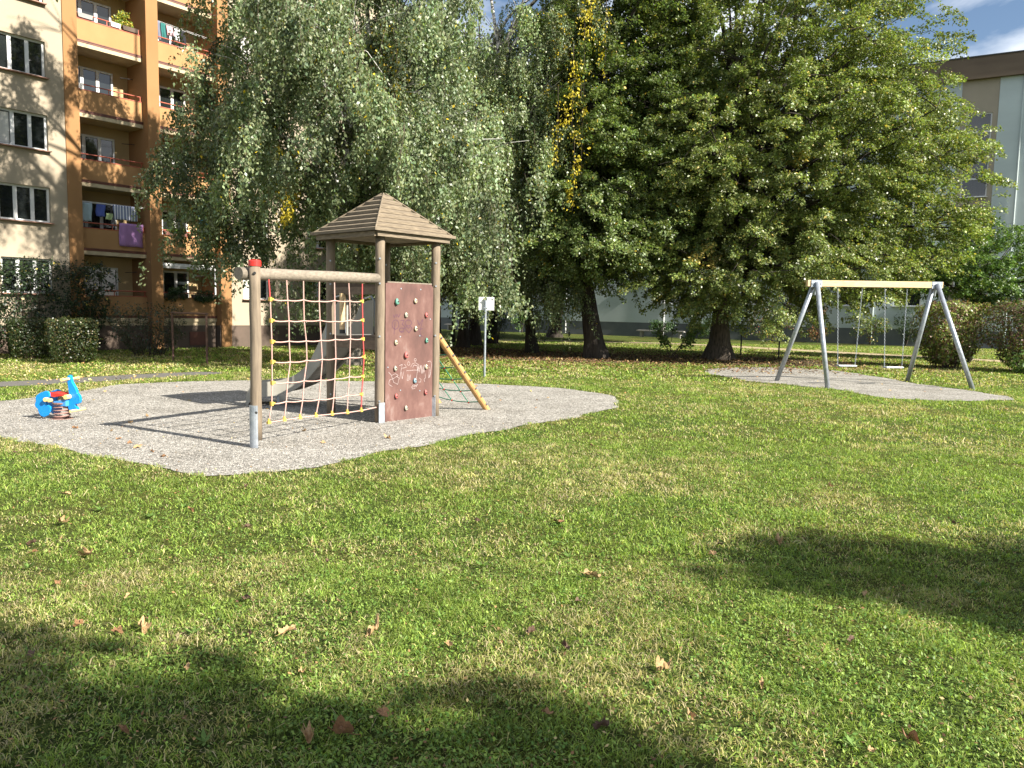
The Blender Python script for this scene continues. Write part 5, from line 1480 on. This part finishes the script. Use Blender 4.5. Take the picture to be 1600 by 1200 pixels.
# ------------------------------------------------------------------ hedges and bushes
def hedge(loc, rz, sx, sy, h, label, n, size, base, yellow=0.0, shag=0.0, yc=(.5, .4, .1), topw=1.0, stems=16, name='hedge', cat='hedge', group=None, round_=.12, legs=.25, clip=1.0):
    e = empty(name, loc, rz, label, cat, group)
    m_ = n
    # leaves on and just inside a rounded box surface
    u = rng.uniform(-1, 1, (m_, 3))
    face = rng.integers(0, 5, m_)
    ax = np.where(face < 2, 0, np.where(face < 4, 1, 2)); sg = np.where(face % 2 == 0, 1.0, -1.0); sg = np.where(face == 4, 1.0, sg)
    dep = rng.random(m_) ** 2 * .35
    P = u.copy()
    P[np.arange(m_), ax] = sg * (1 - dep)
    inn = rng.random(m_) < .25; P[inn] = rng.uniform(-.9, .9, (inn.sum(), 3))
    # rounding + lumps
    r_ = np.abs(P) ** 9; r_ = (r_.sum(1)) ** (1 / 9)
    P = P / np.maximum(r_, 1)[:, None] ** .8
    lump = 1 + round_ * (np.sin(P[:, 0] * 5 + P[:, 2] * 4 + seed_h[0]) * np.sin(P[:, 1] * 4 + P[:, 2] * 3)) + rng.normal(0, .03, m_)
    tz = (P[:, 2] + 1) / 2
    narrow = legs + (1 - legs) * np.minimum(1, tz / .45) ** .6
    C = np.stack([P[:, 0] * sx / 2 * lump * narrow, P[:, 1] * sy / 2 * lump * narrow, .06 * h + tz * h * .94 * (1 + (lump - 1) * .3)], 1)
    C[:, 2] += shag * (vnoise(C[:, 0], C[:, 1], .14) - .35) * (tz > .8) * 1.6
    C[:, :2] *= (1 + shag * .7 * (vnoise(C[:, 0] * 2, C[:, 2] * 2, .3) - .5))[:, None]
    nrm = unit(P + rng.normal(0, .7, (m_, 3)) + np.array([0, 0, .3]))
    A = unit(np.cross(nrm, rng.normal(0, 1, (m_, 3)))); B = unit(np.cross(nrm, A))
    l = size * rng.uniform(.6, 1.3, m_)
    c = leaf_cols(m_, base, .28, yellow, yc)
    leaves('foliage', C, A, B, l, l * .65, c, e)
    s = MB()
    for i in range(stems):
        x, y = random.uniform(-.5, .5) * sx * .55, random.uniform(-.5, .5) * sy * .5
        x2, y2 = x * 1.7, y * 1.7
        zz = h * random.uniform(.8, 1.04)
        s.tube([(x * .8, y * .8, 0), ((x + x2) / 2, (y + y2) / 2, zz * .5), (x2, y2, zz)], [.012, .009, .004], 5, cap=False)
    s.build('stem', M['twig'], e)
    seed_h[0] += 1.7
    return e
seed_h = [0.3]
hedge((-13.95, 22.4, 0), R(36), 1.1, 1.1, 1.12, 'clipped dark green square hedge, the left one of the pair', 11000, .05, (.026, .042, .010), .10, .05, (.14, .11, .04), legs=.9, group='clipped hedges by the path', round_=.04)
hedge((-11.95, 21.0, 0), R(36), 1.15, 1.15, 1.18, 'clipped dark green square hedge, the right one of the pair', 11000, .05, (.030, .046, .011), .12, .05, (.14, .11, .04), legs=.82, group='clipped hedges by the path', round_=.05)
hedge((-15.3, 24.6, 0), R(30), 4.0, 1.6, 2.75, 'large dark round bush under the ground floor windows', 17000, .085, (.020, .038, .012), .02, .25, name='bush', cat='bush', legs=.8, round_=.22)
hedge((-15.6, 21.6, 0), R(20), 1.9, 1.4, 2.0, 'dark bush at the left edge beside the clipped hedges', 8000, .08, (.016, .032, .010), .02, .25, name='bush', cat='bush', legs=.8, round_=.2)
hedge((-11.6, 24.7, 0), R(30), 1.9, 1.2, 1.35, 'loose grey-green shrub against the brown plinth', 3400, .07, (.05, .065, .035), .2, .4, (.10, .07, .04), name='bush', cat='bush', legs=.4, round_=.25, stems=30)
hedge((14.9, 26.5, 0), R(14), 1.75, 1.55, 2.1, 'clipped yellow-green and reddish bush just right of the swings', 12500, .085, (.19, .23, .055), .36, .22, (.22, .125, .08), name='bush', cat='bush', legs=.42, stems=60, group='clipped bushes by the swings', round_=.06)
hedge((16.75, 25.1, 0), R(10), 2.2, 1.8, 2.15, 'clipped russet bush cut by the right edge of the picture', 13500, .080, (.12, .15, .045), .50, .22, (.16, .09, .065), name='bush', cat='bush', legs=.32, stems=60, group='clipped bushes by the swings', round_=.06)
hedge((16.3, 24.1, 0), R(0), 1.3, .9, .62, 'low leafy green shoots at the foot of the russet bush', 1300, .10, (.12, .19, .05), .05, .3, name='shrub', cat='shrub', legs=.6, round_=.3)
